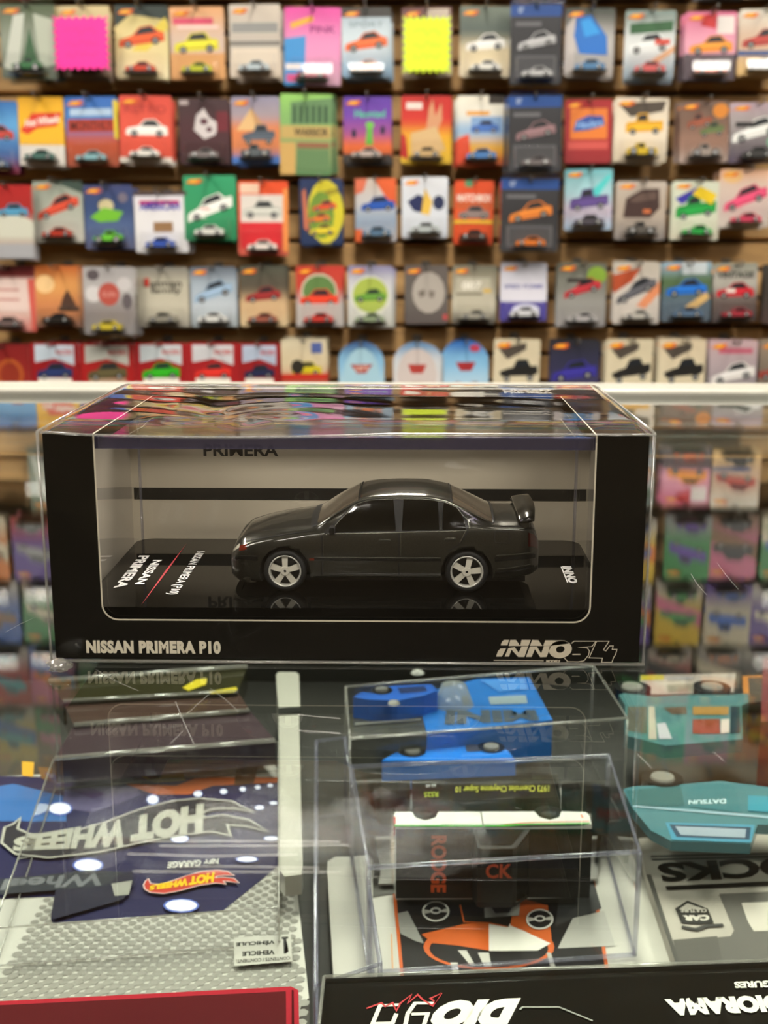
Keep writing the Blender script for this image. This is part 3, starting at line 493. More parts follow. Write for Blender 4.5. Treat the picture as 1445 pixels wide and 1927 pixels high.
ROWN = {1: 'top', 2: 'second', 3: 'third', 4: 'fourth', 5: 'fifth'}
for s in SPEC:
    pack(s[1], s[2], s[3], s[4], s[5], s[6], s[7], s[8], row=ROWN[s[0]], prot=.15 if s[8] == 'cover' else .11)
# rows that hang above the picture's top edge and are only seen mirrored in the counter glass
COLS = [('red', 0xb02820), ('orange', 0xd87a24), ('yellow', 0xd8b430), ('green', 0x3c8c4c), ('teal', 0x3c949c), ('blue', 0x2c5cac), ('purple', 0x5c3c94), ('pink', 0xcc6c8c), ('cream', 0xd4c8ac), ('grey', 0x8c8c8c), ('black', 0x28282c), ('brown', 0x7c5c40)]
ORD = 'first second third fourth fifth sixth seventh eighth ninth tenth eleventh twelfth thirteenth fourteenth fifteenth sixteenth seventeenth'.split()
for r in range(4):
    for k in range(17):
        cx = -115 + k * 105 + R.uniform(-6, 6); y0 = -150 - 157 * r + R.uniform(-5, 5); wd = R.uniform(94, 101)
        a, b, c = R.sample(COLS, 3)
        ops = [(B, [a[1], hx(a[1], .8), b[1] if R.random() < .5 else 0xb8b0a4]), (C, .5, .45, .84, c[1], R.choice(list(SIL)), R.uniform(0, .3)), F]
        if R.random() < .5: ops.insert(1, (Q, [(0, .6), (1, .3), (1, .55), (0, .8)], b[1]))
        pack(cx - wd / 2, cx + wd / 2, y0, y0 + 136, '%s card with %s car, %s from left in %s hidden row' % (a[0], c[0], ORD[k], ORD[r]), ops,
             (R.choice(['coupe', 'sedan', 'truck']), c[1]), 'card', row=ORD[r] + ' hidden upper', behind=1 if (k < 3 or k > 13) and r < 3 else 0)
star_sign(104, 202, 36, 126, 0xff2a9c, 'fluorescent pink star edged price card clipped over a toy pack', WALL_Y - .172)
star_sign(758, 848, 34, 134, 0xd8f024, 'fluorescent yellow star edged price card clipped over a toy pack', WALL_Y - .172)
# ------------------------------------------------------------------ the counter: glass topped display case
SHELF = -.168; YR = .70
dc = thing('display_case', 'glass topped shop display case with aluminium rear edge holding boxed toy cars', 'display case', (0, .4, FLOOR))
MB().box((-1.1, .05, -.006), (1.1, YR, 0)).build('glass_top', GLASS, dc, True)
MB().rbox((-1.12, YR - .012, -.012), (1.12, YR + .022, .0045), .003, axis=0).build('rear_rail', SILVER, dc, True)
MB().rbox((-1.12, YR - .006, -.034), (1.12, YR + .014, -.022), .002, axis=0).build('door_track', SILVER, dc, True)
DK = mat('dark case lining', 0x23221c, rough=.6, noise=.08, nscale=12)
MB().box((-1.1, .06, SHELF - .008), (1.1, YR - .02, SHELF)).build('shelf', DK, dc, True)
MB().box((-1.1, YR - .012, FLOOR), (1.1, YR - .004, -.036)).build('rear_panel', mat('rear panel', 0x24231c, rough=.35), dc, True)
for x, n in ((-1.12, 'side_panel'), (1.1, 'side_panel')):
    MB().box((x, .05, FLOOR), (x + .02, YR, -.006)).build(n, SILVER, dc, True)
MB().box((-1.1, .05, FLOOR), (1.1, .06, SHELF - .008)).build('front_panel', DK, dc, True)
MB().box((-1.1, .06, FLOOR), (1.1, YR - .012, FLOOR + .1)).build('plinth', DK, dc, True)
# thin pale streaks on the glass
m = MB(); rr = random.Random(11)
sc_px = [((250, 1583), (640, 1584)), ((300, 1592), (660, 1590)), ((240, 1607), (560, 1608)), ((330, 1630), (600, 1633)), ((250, 1640), (640, 1641)),
         ((330, 1320), (365, 1400)), ((395, 1295), (450, 1340)), ((350, 1345), (400, 1300)), ((320, 1400), (345, 1375)), ((560, 1345), (640, 1352)), ((560, 1375), (640, 1380)),
         ((1200, 1420), (1225, 1445)), ((1342, 1415), (1362, 1432)), ((1300, 1080), (1330, 1120)), ((1350, 1060), (1390, 1110)), ((10, 1190), (70, 1160)), ((180, 1260), (260, 1300))]
for a, b in sc_px:
    p, q = at_z(*a, .00005), at_z(*b, .00005); mid = (p + q) / 2 + (q - p).cross(Vector((0, 0, 1))) * rr.uniform(-.03, .03)
    wd = .00035 if abs(a[1] - b[1]) < 8 else .00012
    ribbon(m, [(p.x, p.y), (mid.x, mid.y), (q.x, q.y)], wd, lambda u, v: (u, v, .00006), 0xd8d8d0)
m.build('pale_streaks', clear('pale streak', f0=.15, milk=.22, milkcol=(.8, .8, .75)), dc, True)['kind'] = 'stuff'

# ------------------------------------------------------------------ the model box
XL, XR, Y0, Y1, ZB, ZT = -.0755, .0495, .2483, .3237, .0008, .0497
box = thing('model_box', 'black window box for a scale model saloon, wrapped in clear film on the glass counter', 'box', ((XL + XR) / 2, (Y0 + Y1) / 2, 0))
wl, wr_, wbz, rc = XL + .0106, XR - .0108, ZB + .0088, .0034
CB = mat('black printed board', 0x0e0d0a, rough=.16, spec=.45, bump=.02, bscale=120)
t = .0004
m = MB()
def wall_with_cut(m, P, x0, x1, z0, z1, pts, col):
    """front sheet with a window open to its top edge; pts = window outline from top left round to top right"""
    out = [(x0, z1), (x0, z0), (x1, z0), (x1, z1)]
    k = len(pts); vs = []
    half = [p for p in pts]
    a = [(x0, z1)] + [(x0, z1 + (p[1] - z1) * 1.0) if p[0] < (x0 + x1) / 2 and p[1] > z0 + .0135 else None for p in pts]
    for h in (0, t):
        vs += [P(x, z, h) for x, z in pts]
    base = len(vs)
    return vs
def arc(cx, cz, r, a0, a1, n=8): return [(cx + r * math.cos(math.radians(a0 + (a1 - a0) * q / n)), cz + r * math.sin(math.radians(a0 + (a1 - a0) * q / n))) for q in range(n + 1)]
TB = .0150   # closed strip at the rear of the top
lc = arc(wl + rc, wbz + rc, rc, 180, 270); rcn = arc(wr_ - rc, wbz + rc, rc, 270, 360)
# front: left column, right column, bottom strip with rounded inner corners
def slab_y(pts, y0, y1): m.prism(pts, lambda p, h: (p[0], h, p[1]), y0, y1)
slab_y([(XL, ZT), (XL, ZB), (wl, ZB), (wl, ZT)], Y0, Y0 + t)
slab_y([(wr_, ZT), (wr_, ZB), (XR, ZB), (XR, ZT)], Y0, Y0 + t)
slab_y([(wl, ZB), (wr_, ZB), (wr_, wbz), (wl, wbz)], Y0, Y0 + t)
slab_y([(wl, wbz)] + lc[::-1], Y0, Y0 + t); slab_y([(wr_, wbz)] + rcn[::-1][::1], Y0, Y0 + t)
m.box((XL, Y0 + t, ZT - t), (wl, Y1, ZT)); m.box((wr_, Y0 + t, ZT - t), (XR, Y1, ZT)); m.box((wl, Y1 - TB, ZT - t), (wr_, Y1, ZT))
m.box((XL, Y0 + t, ZB), (XL + t, Y1, ZT - t)); m.box((XR - t, Y0 + t, ZB), (XR, Y1, ZT - t))
m.box((XL, Y0 + t, ZB), (XR, Y1, ZB + t)); m.box((XL, Y1 - t, ZB), (XR, Y1, ZT))
m.build('sleeve', CB, box, True)
m = MB()
edge = [(wl, ZT)] + lc + rcn + [(wr_, ZT)]
ribbon(m, edge, .00032, lambda u, v: (u, Y0 - .00005, v), 0xe6dcc2)
ribbon(m, [(wl, Y0), (wl, Y1 - TB), (wr_, Y1 - TB), (wr_, Y0)], .0003, lambda u, v: (u, v, ZT + .00005), 0xe6dcc2)
m.build('window_edge', CREAM, box, True)
m = MB(); yb = Y1 - t - .0004
BG = mat('grey printed backdrop', rough=.5, attr=True)
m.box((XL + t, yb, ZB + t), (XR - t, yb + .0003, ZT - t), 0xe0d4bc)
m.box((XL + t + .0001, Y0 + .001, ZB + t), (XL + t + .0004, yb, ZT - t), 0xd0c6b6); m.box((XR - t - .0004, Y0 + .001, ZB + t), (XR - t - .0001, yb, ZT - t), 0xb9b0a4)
z0 = at_y(600, 941, yb).z; z1 = at_y(600, 919, yb).z
m.box((XL + t + .001, yb - .0001, z0), (XR - t - .001, yb, z1), 0x141210)
a, b = at_y(383, 857, yb), at_y(524, 857, yb)
lettering(m, 'PRIMERA', ((a.x + b.x) / 2, yb - .0001, a.z + .00145), (1, 0, 0), (0, 0, 1), b.x - a.x, .0032, 0x0c0a08, .03)
m.build('backdrop', BG, box, True)
# front lettering
m = MB()
def fr_text(mb, s, x0, x1, y0, y1, col, bold, shear=0, sp=1.0, dy=.00008):
    a, b = at_y(x0, y1, Y0), at_y(x1, y0, Y0)
    lettering(mb, s, ((a.x + b.x) / 2, Y0 - dy, (a.z + b.z) / 2), (1, 0, 0), (0, 0, 1), b.x - a.x, b.z - a.z, col, bold, shear, sp)
fr_text(m, 'NISSAN PRIMERA P10', 163, 415, 1206, 1229, 0xe4dac2, .06, 0, 1.1)
m.build('title_print', mat('printed lettering', rough=.5, attr=True), box, True)
# maker's emblem: sliced slanting capitals and outlined figures (pixel frame of the enlarged emblem -> front plane)
def lg(x, y): q = at_y(900 + x / 4.25, 1180 + y / 4.25, Y0); return (q.x, Y0 - .00008, q.z)
m = MB(); LC = 0xd9cdb6
for pl in ([(205, 102), (245, 102), (232, 145), (178, 145), (188, 118)], [(175, 172), (222, 168), (188, 235), (142, 235), (155, 195)],
           [(255, 102), (300, 102), (335, 150), (243, 150)], [(345, 102), (418, 102), (400, 150), (335, 150)],
           [(240, 168), (290, 160), (322, 205), (345, 155), (398, 155), (368, 238), (318, 238), (265, 180), (245, 235), (210, 235)],
           [(430, 102), (480, 104), (512, 150), (412, 150)], [(412, 156), (468, 156), (502, 210), (524, 152), (580, 152), (545, 238), (495, 240), (452, 175), (425, 238), (380, 238)],
           [(535, 105), (590, 105), (690, 107), (735, 130), (575, 150), (518, 150)]):
    m.add([lg(*p) for p in pl], [tuple(range(len(pl)))], LC)
ro = [(655 + 92 * math.cos(a) + 8 * math.sin(a), 178 - 70 * math.sin(a)) for a in [math.radians(q) for q in range(-190, 170, 12)]]
ri = [(655 + 34 * math.cos(a) + 4 * math.sin(a), 178 - 27 * math.sin(a)) for a in [math.radians(q) for q in range(-190, 170, 12)]]
k = len(ro); m.add([lg(*p) for p in ro] + [lg(*p) for p in ri], [(i, (i + 1) % k, k + (i + 1) % k, k + i) for i in range(k)], LC)
six = [(745, 130), (765, 112), (940, 112), (908, 155), (800, 163), (870, 165), (888, 190), (880, 225), (845, 268), (800, 277), (715, 275), (685, 245)]
four = [(948, 112), (1045, 112), (1000, 182), (1020, 190), (1050, 150), (1078, 150), (1070, 178), (1108, 178), (1098, 215), (1080, 245), (1068, 280), (985, 280), (992, 248), (885, 245), (945, 112)]
S = lambda u, v: lg(u, v)
ribbon(m, six, 6, S, LC); ribbon(m, four, 6, S, LC); ribbon(m, [(752, 218), (815, 218)], 9, S, LC)
ribbon(m, [(122, 265), (522, 269)], 5, S, LC)
fr_text(m, 'MODELS', 900 + 538 / 4.25, 900 + 655 / 4.25, 1180 + 262 / 4.25, 1180 + 283 / 4.25, LC, .05, .3)
m.build('maker_emblem', MATS['printed lettering'], box, True)
m = MB()
a, b = at_z(942, 741, ZT), at_z(1048, 741, ZT)
lettering(m, 'PRIMERA', ((a.x + b.x) / 2, Y1 - .0065, ZT + .0001), (1, 0, 0), (0, 1, 0), .0125, .0038, 0xd8d0c0, .05)
lettering(m, 'NISSAN', ((a.x + b.x) / 2, Y1 - .0022, ZT + .0001), (1, 0, 0), (0, 1, 0), .0125, .0022, 0xd8d0c0, .05)
m.build('top_print', MATS['printed lettering'], box, True)
# clear film protector round the whole box, its top slack and wrinkled
def soft(x): return math.exp(-x * x)
g = .0011; ax0, ax1, ay0, ay1, az0, az1 = XL - g, XR + g, Y0 - g, Y1 + g, .0002, ZT + .0015
pr = thing('film_protector', 'thin clear plastic protector sleeve with crumpled top around the black model box', 'protector', ((XL + XR) / 2, (Y0 + Y1) / 2, 0))
m = MB(); NX, NY = 110, 60; vs = []
for j in range(NY + 1):
    for i in range(NX + 1):
        u, v = i / NX, j / NY; x = ax0 + (ax1 - ax0) * u; y = ay0 + (ay1 - ay0) * v
        ex = min(u, 1 - u) * (ax1 - ax0); ey = min(v, 1 - v) * (ay1 - ay0); e = min(ex, ey)
        z = az1 - (.0012 * max(0, 1 - e / .0022) ** 2 if e < (y - ay0) - 1e-9 or y - ay0 > .02 else 0) - .0012 * max(0, 1 - (y - ay0) / .014) ** 2
        z = max(z, az1 - .0012)
        k = min(1, e / .008)
        dx, dy = x + .038, y - (Y0 + .016); th = math.atan2(dy, dx); rd = math.hypot(dx, dy)
        z += k * (.000012 * math.sin(x * 210 + 2 * math.sin(y * 110)) + .000014 * math.sin(y * 300 + x * 50))
        z += k * .00013 * soft(rd / .022) * math.cos(5 * th + rd * 260) * min(1, rd / .006) - k * .00025 * soft(rd / .012)
        z += k * .00004 * soft((x + .055) / .014) * math.sin(y * 330 + x * 190)
        vs.append((x, y, z))
m.add(vs, [(j * (NX + 1) + i, j * (NX + 1) + i + 1, (j + 1) * (NX + 1) + i + 1, (j + 1) * (NX + 1) + i) for j in range(NY) for i in range(NX)], smooth=True)
m.build('film_top', clear('slack film', tint=(.97, .97, .97), f0=.09), pr, True)
m = MB(); pts = rrect(ax0, ay0, ax1, ay1, .0014, 4); k = len(pts)
m.add([(x, y, az0) for x, y in pts] + [(x, y, az1 - .0012) for x, y in pts], [(q, (q + 1) % k, k + (q + 1) % k, k + q) for q in range(k)], smooth=False)
m.build('film_wall', FILM, pr, True)
for x in (ax0 + .0003, ax1 - .0003):
    m = MB(); m.tube([(x, ay0 + .0003, az0 + .0004), (x, ay0 + .0003, az1 - .0008)], .0003, 8); m.build('film_corner', EDGEW, pr, True)
    m = MB(); m.tube([(x, ay0 + .001, az1 - .0009), (x, ay1, az1 - .0009)], .0003, 8); m.build('film_corner', EDGEW, pr, True)
m = MB(); m.tube([(ax0 + .001, ay0 + .0002, az1 - .001 + 0 * q) if q == 0 else (ax0 + (ax1 - ax0) * q / 12, ay0 + .0001, az1 - .0012 - .0008 * math.sin(math.pi * min(1, q / 7)) * (q < 8)) for q in range(13)], .00028, 6); m.build('film_fold', EDGEW, pr, True)
m = MB(); m.tube([(ax0 + .002, ay0 + .0002, az0 + .0004), (ax1, ay0 + .0002, az0 + .0004)], .00035, 6); m.build('film_fold', EDGEW, pr, True)
m = MB(); m.tube([(ax0 + .002, ay1 - .0002, az1 - .001), (ax1, ay1 - .0002, az1 - .001)], .0003, 6)
m.build('film_fold', EDGEW, pr, True)
c = at_z(112, 1256, .001); m = MB(); rr = random.Random(3); nu, nv = 14, 8; vs = []
for i in range(nv + 1):
    for j in range(nu):
        th, ph = math.pi * i / nv, 2 * math.pi * j / nu; k = 1 + .28 * math.sin(3 * ph + 4 * th) + .15 * math.sin(7 * ph)
        vs.append((c.x + .0024 * k * math.sin(th) * math.cos(ph), c.y - .0002 + .002 * k * math.sin(th) * math.sin(ph), .0016 + .0014 * math.cos(th)))
m.add(vs, [(i * nu + j, i * nu + (j + 1) % nu, (i + 1) * nu + (j + 1) % nu, (i + 1) * nu + j) for i in range(nv) for j in range(nu)], smooth=True)
m.build('torn_tab', EDGEW, pr, True)

# acrylic display case inside the box
PT = .0120
bl = at_z(262, 1013, PT); yB = bl.y; pxl = bl.x; pxr = at_z(1086, 1015, PT).x
ac = thing('acrylic_case', 'clear acrylic showcase on a black glossy base inside the black window box', 'showcase', ((pxl + pxr) / 2, (Y0 + yB) / 2, ZB + t))
m = MB(); m.prism(rrect(pxl, Y0 + .0012, pxr, yB, .0045, 6), lambda p, h: (p[0], p[1], h), ZB + t, PT)
m.build('base', mat('piano black', 0x080807, rough=.03, spec=.22, noise=0), ac, True)
m = MB(); pts = rrect(pxl + .0006, Y0 + .0018, pxr - .0006, yB - .0006, .0035, 5); k = len(pts); zt = .0484
m.add([(x, y, PT) for x, y in pts] + [(x, y, zt) for x, y in pts], [(q, (q + 1) % k, k + (q + 1) % k, k + q) for q in range(k)], smooth=True)
m.add([(x, y, zt) for x, y in pts], [tuple(range(k))])
m.build('cover', ACRYL, ac, True)
m = MB(); m.box((pxl + .001, Y0 + .0018, zt - .0021), (pxr - .001, Y0 + .0034, zt + .0004)); m.build('cover_front_edge', PURP, ac, True)
m = MB()
for x, y in ((pxl + .0012, yB - .0012), (pxr - .0012, yB - .0012)):
    m.tube([(x, y, PT), (x, y, zt)], .0004, 6)
m.build('cover_corner', EDGE, ac, True)
m = MB(); zz = PT + .00008
def pz(px, py, Z=PT): q = at_z(px, py, Z); return q
def deck_text(mb, s, px0, py0, px1, py1, ht, colr, bold=.04, Z=zz):
    a, b = pz(px0, py0), pz(px1, py1); d = b - a; L = d.length; d.normalize(); up = Vector((-d.y, d.x, 0))
    lettering(mb, s, (a.x + d.x * L / 2, a.y + d.y * L / 2, Z), d, up, L, ht, colr, bold)
deck_text(m, 'PRIMERA', 272, 1046, 224, 1107, .0026, 0xd6d4d0)
deck_text(m, 'NISSAN', 297, 1054, 262, 1100, .0022, 0xd6d4d0)
deck_text(m, 'NISSAN PRIMERA (P10)', 376, 1038, 322, 1119, .0027, 0xd6d4d0, .02)
deck_text(m, 'INNO', 1066, 1066, 1079, 1098, .0022, 0xd6d4d0, .06)
a, b = pz(1056, 1067), pz(1068, 1097); ribbon(m, [(a.x, a.y), (b.x, b.y)], .0003, lambda u, v: (u, v, zz), 0xd6d4d0)
a, b = pz(352, 1022), pz(265, 1140); d = (b - a); n = Vector((-d.y, d.x, 0)).normalized() * .00028; c = (a + b) / 2
m.add([(p.x, p.y, zz) for p in (a, c + n, b, c - n)], [(0, 1, 2, 3)], 0xb02a34)
m.build('base_print', MATS['printed lettering'], ac, True)

# ------------------------------------------------------------------ the grey saloon, millimetres -> metres
def interp(xs, ys, sm=.7):
    gx = np.linspace(-4, 74, 781); gy = np.interp(gx, xs, ys); k = int(sm / .1)
    if k: ker = np.hanning(2 * k + 3); ker /= ker.sum(); gy = np.convolve(np.pad(gy, k + 1, mode='edge'), ker, 'valid')
    return lambda x: float(np.interp(x, gx, gy))
ZTOP = interp([0, .3, 1.2, 3, 7, 12, 18.6, 20, 24.5, 29.5, 33, 38, 44, 49, 53.5, 58.5, 60, 64, 67.0, 68.2, 68.8], [7.5, 9.0, 11.0, 12.3, 13.5, 14.5, 15.3, 15.9, 18.9, 21.5, 22.2, 22.5, 22.4, 21.4, 19.2, 16.6, 16.3, 16.2, 15.8, 14.3, 10.5], .8)
ZR = interp([0, .3, 1.5, 3, 7, 12, 18.8, 19.8, 24, 28.2, 31, 38, 44, 48, 53, 58, 60, 64, 67.0, 68.2, 68.8], [7.3, 8.7, 10.4, 11.5, 12.6, 13.5, 14.4, 14.8, 17.6, 20.0, 20.8, 21.1, 21.0, 20.3, 18.0, 15.6, 15.3, 15.2, 14.9, 13.6, 10.2], .8)
WR = interp([0, 3, 7, 12, 18.8, 21, 28.2, 32, 38, 48, 53, 58, 61, 65, 68.8], [8.4, 9.6, 10.4, 11.0, 11.4, 11.3, 9.9, 9.6, 9.5, 9.6, 10.2, 11.0, 11.2, 11.0, 9.6], 1.2)
ZBL = interp([0, .4, 2, 5, 10, 18, 24, 40, 54, 60, 66, 68.2, 68.8], [7.0, 8.2, 9.6, 10.8, 11.9, 13.0, 13.4, 13.8, 14.2, 14.3, 13.9, 12.8, 10], .9)
WD = interp([0, .3, 1.2, 3, 6, 10, 16, 52, 60, 64, 67, 68.4, 68.8], [8.6, 9.8, 11.2, 12.2, 12.8, 13.15, 13.3, 13.3, 13.1, 12.7, 11.8, 10.6, 9.8], 1.0)
ZLO = interp([0, 1.5, 4, 14, 20, 48, 56, 62, 67, 68.8], [3.0, 2.4, 2.2, 2.3, 2.9, 2.9, 3.0, 3.2, 3.8, 4.6], .8)
def section(x):
    zt, zr, wr, zb, w, zl = ZTOP(x), ZR(x), WR(x), ZBL(x), WD(x), ZLO(x)
    zr = max(zr, zb + .25); zt = max(zt, zr + .15); wr = min(wr, w * .93); wb = w * .955
    P = [(0, zl + .2), (w * .55, zl + .1), (w * .93, zl), (w * .985, zl + .9), (w * .995, (zl + 8) / 2), (w * 1.0, 7.7 if zb > 9 else zb * .8), (w * .995, (7.9 + zb) / 2 if zb > 9 else zb * .9), (wb, zb)]
    bl = min(1, (zr - zb) / 4)                       # how much side glass there is here
    for q in (1 / 3, 2 / 3): P.append((wb + (wr - wb) * (q - .12 * bl * (1 - q) * 0), zb + (zr - zb) * (q + (1 - bl) * .12)))
    P += [(wr, zr), (wr * .86, zr + (zt - zr) * .48), (wr * .5, zr + (zt - zr) * .86), (0, zt)]
    return P
NS = 14
def surf(x, s, side=-1, off=0.0):
    """point on the skin, s in 0..13 from sill to roof centre"""
    def ev(x, s):
        P = section(x); i = min(int(s), NS - 2); f = s - i
        p0, p1, p2, p3 = P[max(i - 1, 0)], P[i], P[i + 1], P[i + 2] if i + 2 < NS else (-P[-2][0], P[-2][1])
        return [.5 * (2 * p1[k] + (p2[k] - p0[k]) * f + (2 * p0[k] - 5 * p1[k] + 4 * p2[k] - p3[k]) * f * f + (3 * p1[k] - p0[k] - 3 * p2[k] + p3[k]) * f ** 3) for k in (0, 1)]
    y, z = ev(x, s); v = Vector((x, side * max(0, y), z))
    if off:
        y1, z1 = ev(x, min(s + .02, NS - 1)); y0, z0 = ev(x, max(s - .02, 0)); y2, z2 = ev(x + .15, s)
        du = Vector((0, side * (y1 - y0), z1 - z0)); dx = Vector((.15, side * (y2 - y), z2 - z)); n = dx.cross(du)
        if n.length > 1e-9: n.normalize(); n = n if (n.y * side > 0 or (abs(n.y) < .3 and n.z > 0)) else -n; v = v + n * off
    return v
PAINT = None
def car_paint():
    m_ = mat('gunmetal flake paint', 0x37362f, rough=.28, metal=.75, coat=1.0, noise=.35, nscale=5200)
    return m_
CARS = .001
def mm(mb, name, mats, parent):
    mb.v = [((x - 34.4) * CARS, y * CARS, z * CARS) for x, y, z in mb.v]; return mb.build(name, mats, parent)
cy = .2745; cxw = at_y(707, 1077, cy - .013)
AX = (12.4, 52.8)
car = thing('diecast_car', 'dark gunmetal four door saloon model with rear wing and white five spoke wheels', 'model car', (cxw.x + (34.4 - (AX[0] + AX[1]) / 2) * .001, cy, PT))
xs = sorted(set(list(np.linspace(0, 4, 14)) + list(np.linspace(4, 65, 92)) + list(np.linspace(65, 68.8, 14))))
ss = [i / 3 for i in range(3 * (NS - 1) + 1)]
m = MB(); vs = []
row = len(ss)
for x in xs:
    vs += [surf(x, s, -1) for s in ss] + [surf(x, s, 1) for s in ss[::-1][1:-1]]
K = row * 2 - 2; n = len(xs)
fs = [(i * K + q, i * K + (q + 1) % K, (i + 1) * K + (q + 1) % K, (i + 1) * K + q) for i in range(n - 1) for q in range(K)]
fs += [tuple(range(K)), tuple(range((n - 1) * K, n * K))[::-1]]
m.add(vs, fs, smooth=True); bodym = m.mesh('body', car_paint())
import bmesh
bm = bmesh.new(); bm.from_mesh(bodym); bmesh.ops.recalc_face_normals(bm, faces=bm.faces); bm.to_mesh(bodym); bm.free()
DARK = mat('wheel well black', 0x060606, rough=.8)
tmp = bpy.data.objects.new('tmp', bodym); COL.objects.link(tmp); cut = []
for ax in AX:
    cm_ = MB(); cm_.lathe([(0, -16), (5.7, -16), (5.7, -8), (0, -8)], 40, lambda a, b, h, ax=ax: (ax + a, h, 4.6 + b))
    cm_.lathe([(0, 8), (5.7, 8), (5.7, 16), (0, 16)], 40, lambda a, b, h, ax=ax: (ax + a, h, 4.6 + b))
    me_ = cm_.mesh('cut', DARK); b2 = bmesh.new(); b2.from_mesh(me_); bmesh.ops.remove_doubles(b2, verts=b2.verts, dist=.001); bmesh.ops.recalc_face_normals(b2, faces=b2.faces); b2.to_mesh(me_); b2.free()
    co = bpy.data.objects.new('cut', me_); COL.objects.link(co); cut.append(co)
    md = tmp.modifiers.new('b', 'BOOLEAN'); md.object = co; md.operation = 'DIFFERENCE'; md.solver = 'EXACT'
    if hasattr(md, 'material_mode'): md.material_mode = 'TRANSFER'
bpy.context.view_layer.update()
nm = bpy.data.meshes.new_from_object(tmp.evaluated_get(bpy.context.evaluated_depsgraph_get()))
for o in cut + [tmp]: bpy.data.objects.remove(o)
nm.transform(Matrix.Scale(CARS, 4) @ Matrix.Translation((-34.4, 0, 0))); obj('body', nm, car)
def patch(mb, x0, x1, s0, s1, off=.06, side=-1, nx=16, ns=8, col=0, mi=0):
    """skin patch; s0, s1 functions of x"""
    vs = []; f0 = s0 if callable(s0) else (lambda x: s0); f1 = s1 if callable(s1) else (lambda x: s1)
    for i in range(nx + 1):
        x = x0 + (x1 - x0) * i / nx; a, b = f0(x), f1(x)
        vs += [surf(x, a + (b - a) * j / ns, side, off) for j in range(ns + 1)]
    mb.add(vs, [(i * (ns + 1) + j, i * (ns + 1) + j + 1, (i + 1) * (ns + 1) + j + 1, (i + 1) * (ns + 1) + j) for i in range(nx) for j in range(ns)], col, mi, True)
def line(mb, pts, wd, off=.08, side=-1, col=0, sub=6):
    """thin strip along (x, s) points lying on the skin"""
    q = []
    for i in range(len(pts) - 1):
        for k in range(sub): f = k / sub; q.append((pts[i][0] + (pts[i + 1][0] - pts[i][0]) * f, pts[i][1] + (pts[i + 1][1] - pts[i][1]) * f))
    q.append(pts[-1]); P3 = [surf(x, s, side, off) for x, s in q]; vs = []
    for i, p in enumerate(P3):
        d = (P3[min(i + 1, len(P3) - 1)] - P3[max(i - 1, 0)]).normalized(); nn = surf(q[i][0], q[i][1], side, off + .3) - p; nn.normalize()
        b = d.cross(nn).normalized() * wd / 2; vs += [p + b, p + nn * .03, p - b]
    mb.add(vs, [(3 * i + a, 3 * i + a + 1, 3 * i + a + 4, 3 * i + a + 3) for i in range(len(P3) - 1) for a in (0, 1)], col, 0, True)
GL = mat('smoked model glazing', 0x161512, rough=.05, spec=.6, coat=.8)
GL2 = mat('smoked screen painted reflection', 0x4c443a, rough=.05, spec=.7, coat=1)  # reflection on the screens put into a paler glazing colour
TRIM = mat('black trim', 0x050505, rough=.35)
SB = 7.12
def side_top(x, x0, x1, a, b, top=9.75):   # a: length over which the top rises from the belt, b: falls
    r = min(1, (x - x0) / a if a else 1, (x1 - x) / b if b else 1); return SB + (top - SB) * max(.02, r) ** .5
WIN = [('front_door_window', 22.4, 37.0, 6.0, .25), ('rear_door_window', 38.4, 46.6, .25, .3), ('quarter_window', 47.3, 52.4, .25, 1.5)]
for side in (-1, 1):
    for nme, x0, x1, a, b in WIN:
        m = MB(); patch(m, x0, x1, SB, lambda x: side_top(x, x0, x1, a, b), .10, side, 26, 8); mm(m, nme, GL, car)
    m = MB()
    patch(m, 21.2, 53.0, 7.0, lambda x: side_top(x, 21.2, 53.5, 6.6, 2.2, 9.93), .04, side, 60, 8); mm(m, 'window_surround', TRIM, car)
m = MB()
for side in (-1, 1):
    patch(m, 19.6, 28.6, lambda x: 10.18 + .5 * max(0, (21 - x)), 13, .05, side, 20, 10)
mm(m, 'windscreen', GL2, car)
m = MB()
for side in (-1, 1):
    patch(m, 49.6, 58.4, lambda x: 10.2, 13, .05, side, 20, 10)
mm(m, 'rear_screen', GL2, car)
m = MB()
for side in (-1, 1):
    line(m, [(29.0, 10.1), (29.0, 13)], .35); line(m, [(29.1, 10.1), (29.1, 13)], .35, side=1)
    line(m, [(49.2, 10.1), (49.2, 13)], .35, side=side); line(m, [(58.6, 10.15), (58.9, 13)], .45, side=side); line(m, [(19.0, 10.2), (18.7, 11.5), (18.5, 13)], 1.7, side=side)
mm(m, 'screen_seals', TRIM, car)
m = MB()
for side in (-1, 1):
    line(m, [(20.6, 2.2), (20.8, 5), (20.6, 7.0)], .34, side=side); line(m, [(37.7, 2.4), (37.7, 5), (37.7, 7.1)], .34, side=side)
    line(m, [(37.7, 7.1), (37.8, 9.8)], .5, .05, side=side)
    line(m, [(53.0, 7.0), (52.2, 6.6), (50.8, 6.0), (48.6, 5.6)], .34, side=side)
    line(m, [(3.0, 8.6), (8, 8.2), (18.6, 8.6)], .2, side=side); line(m, [(2.0, 6.9), (6.6, 5.2)], .2, side=side)
    line(m, [(60.2, 9.0), (67.3, 8.9)], .2, side=side)
    line(m, [(58.8, 6.15), (62.0, 6.1), (62.2, 6.5), (62.0, 6.85), (58.9, 6.9), (58.7, 6.5), (58.8, 6.15)], .2, side=side)
mm(m, 'panel_gaps', TRIM, car)
m = MB()
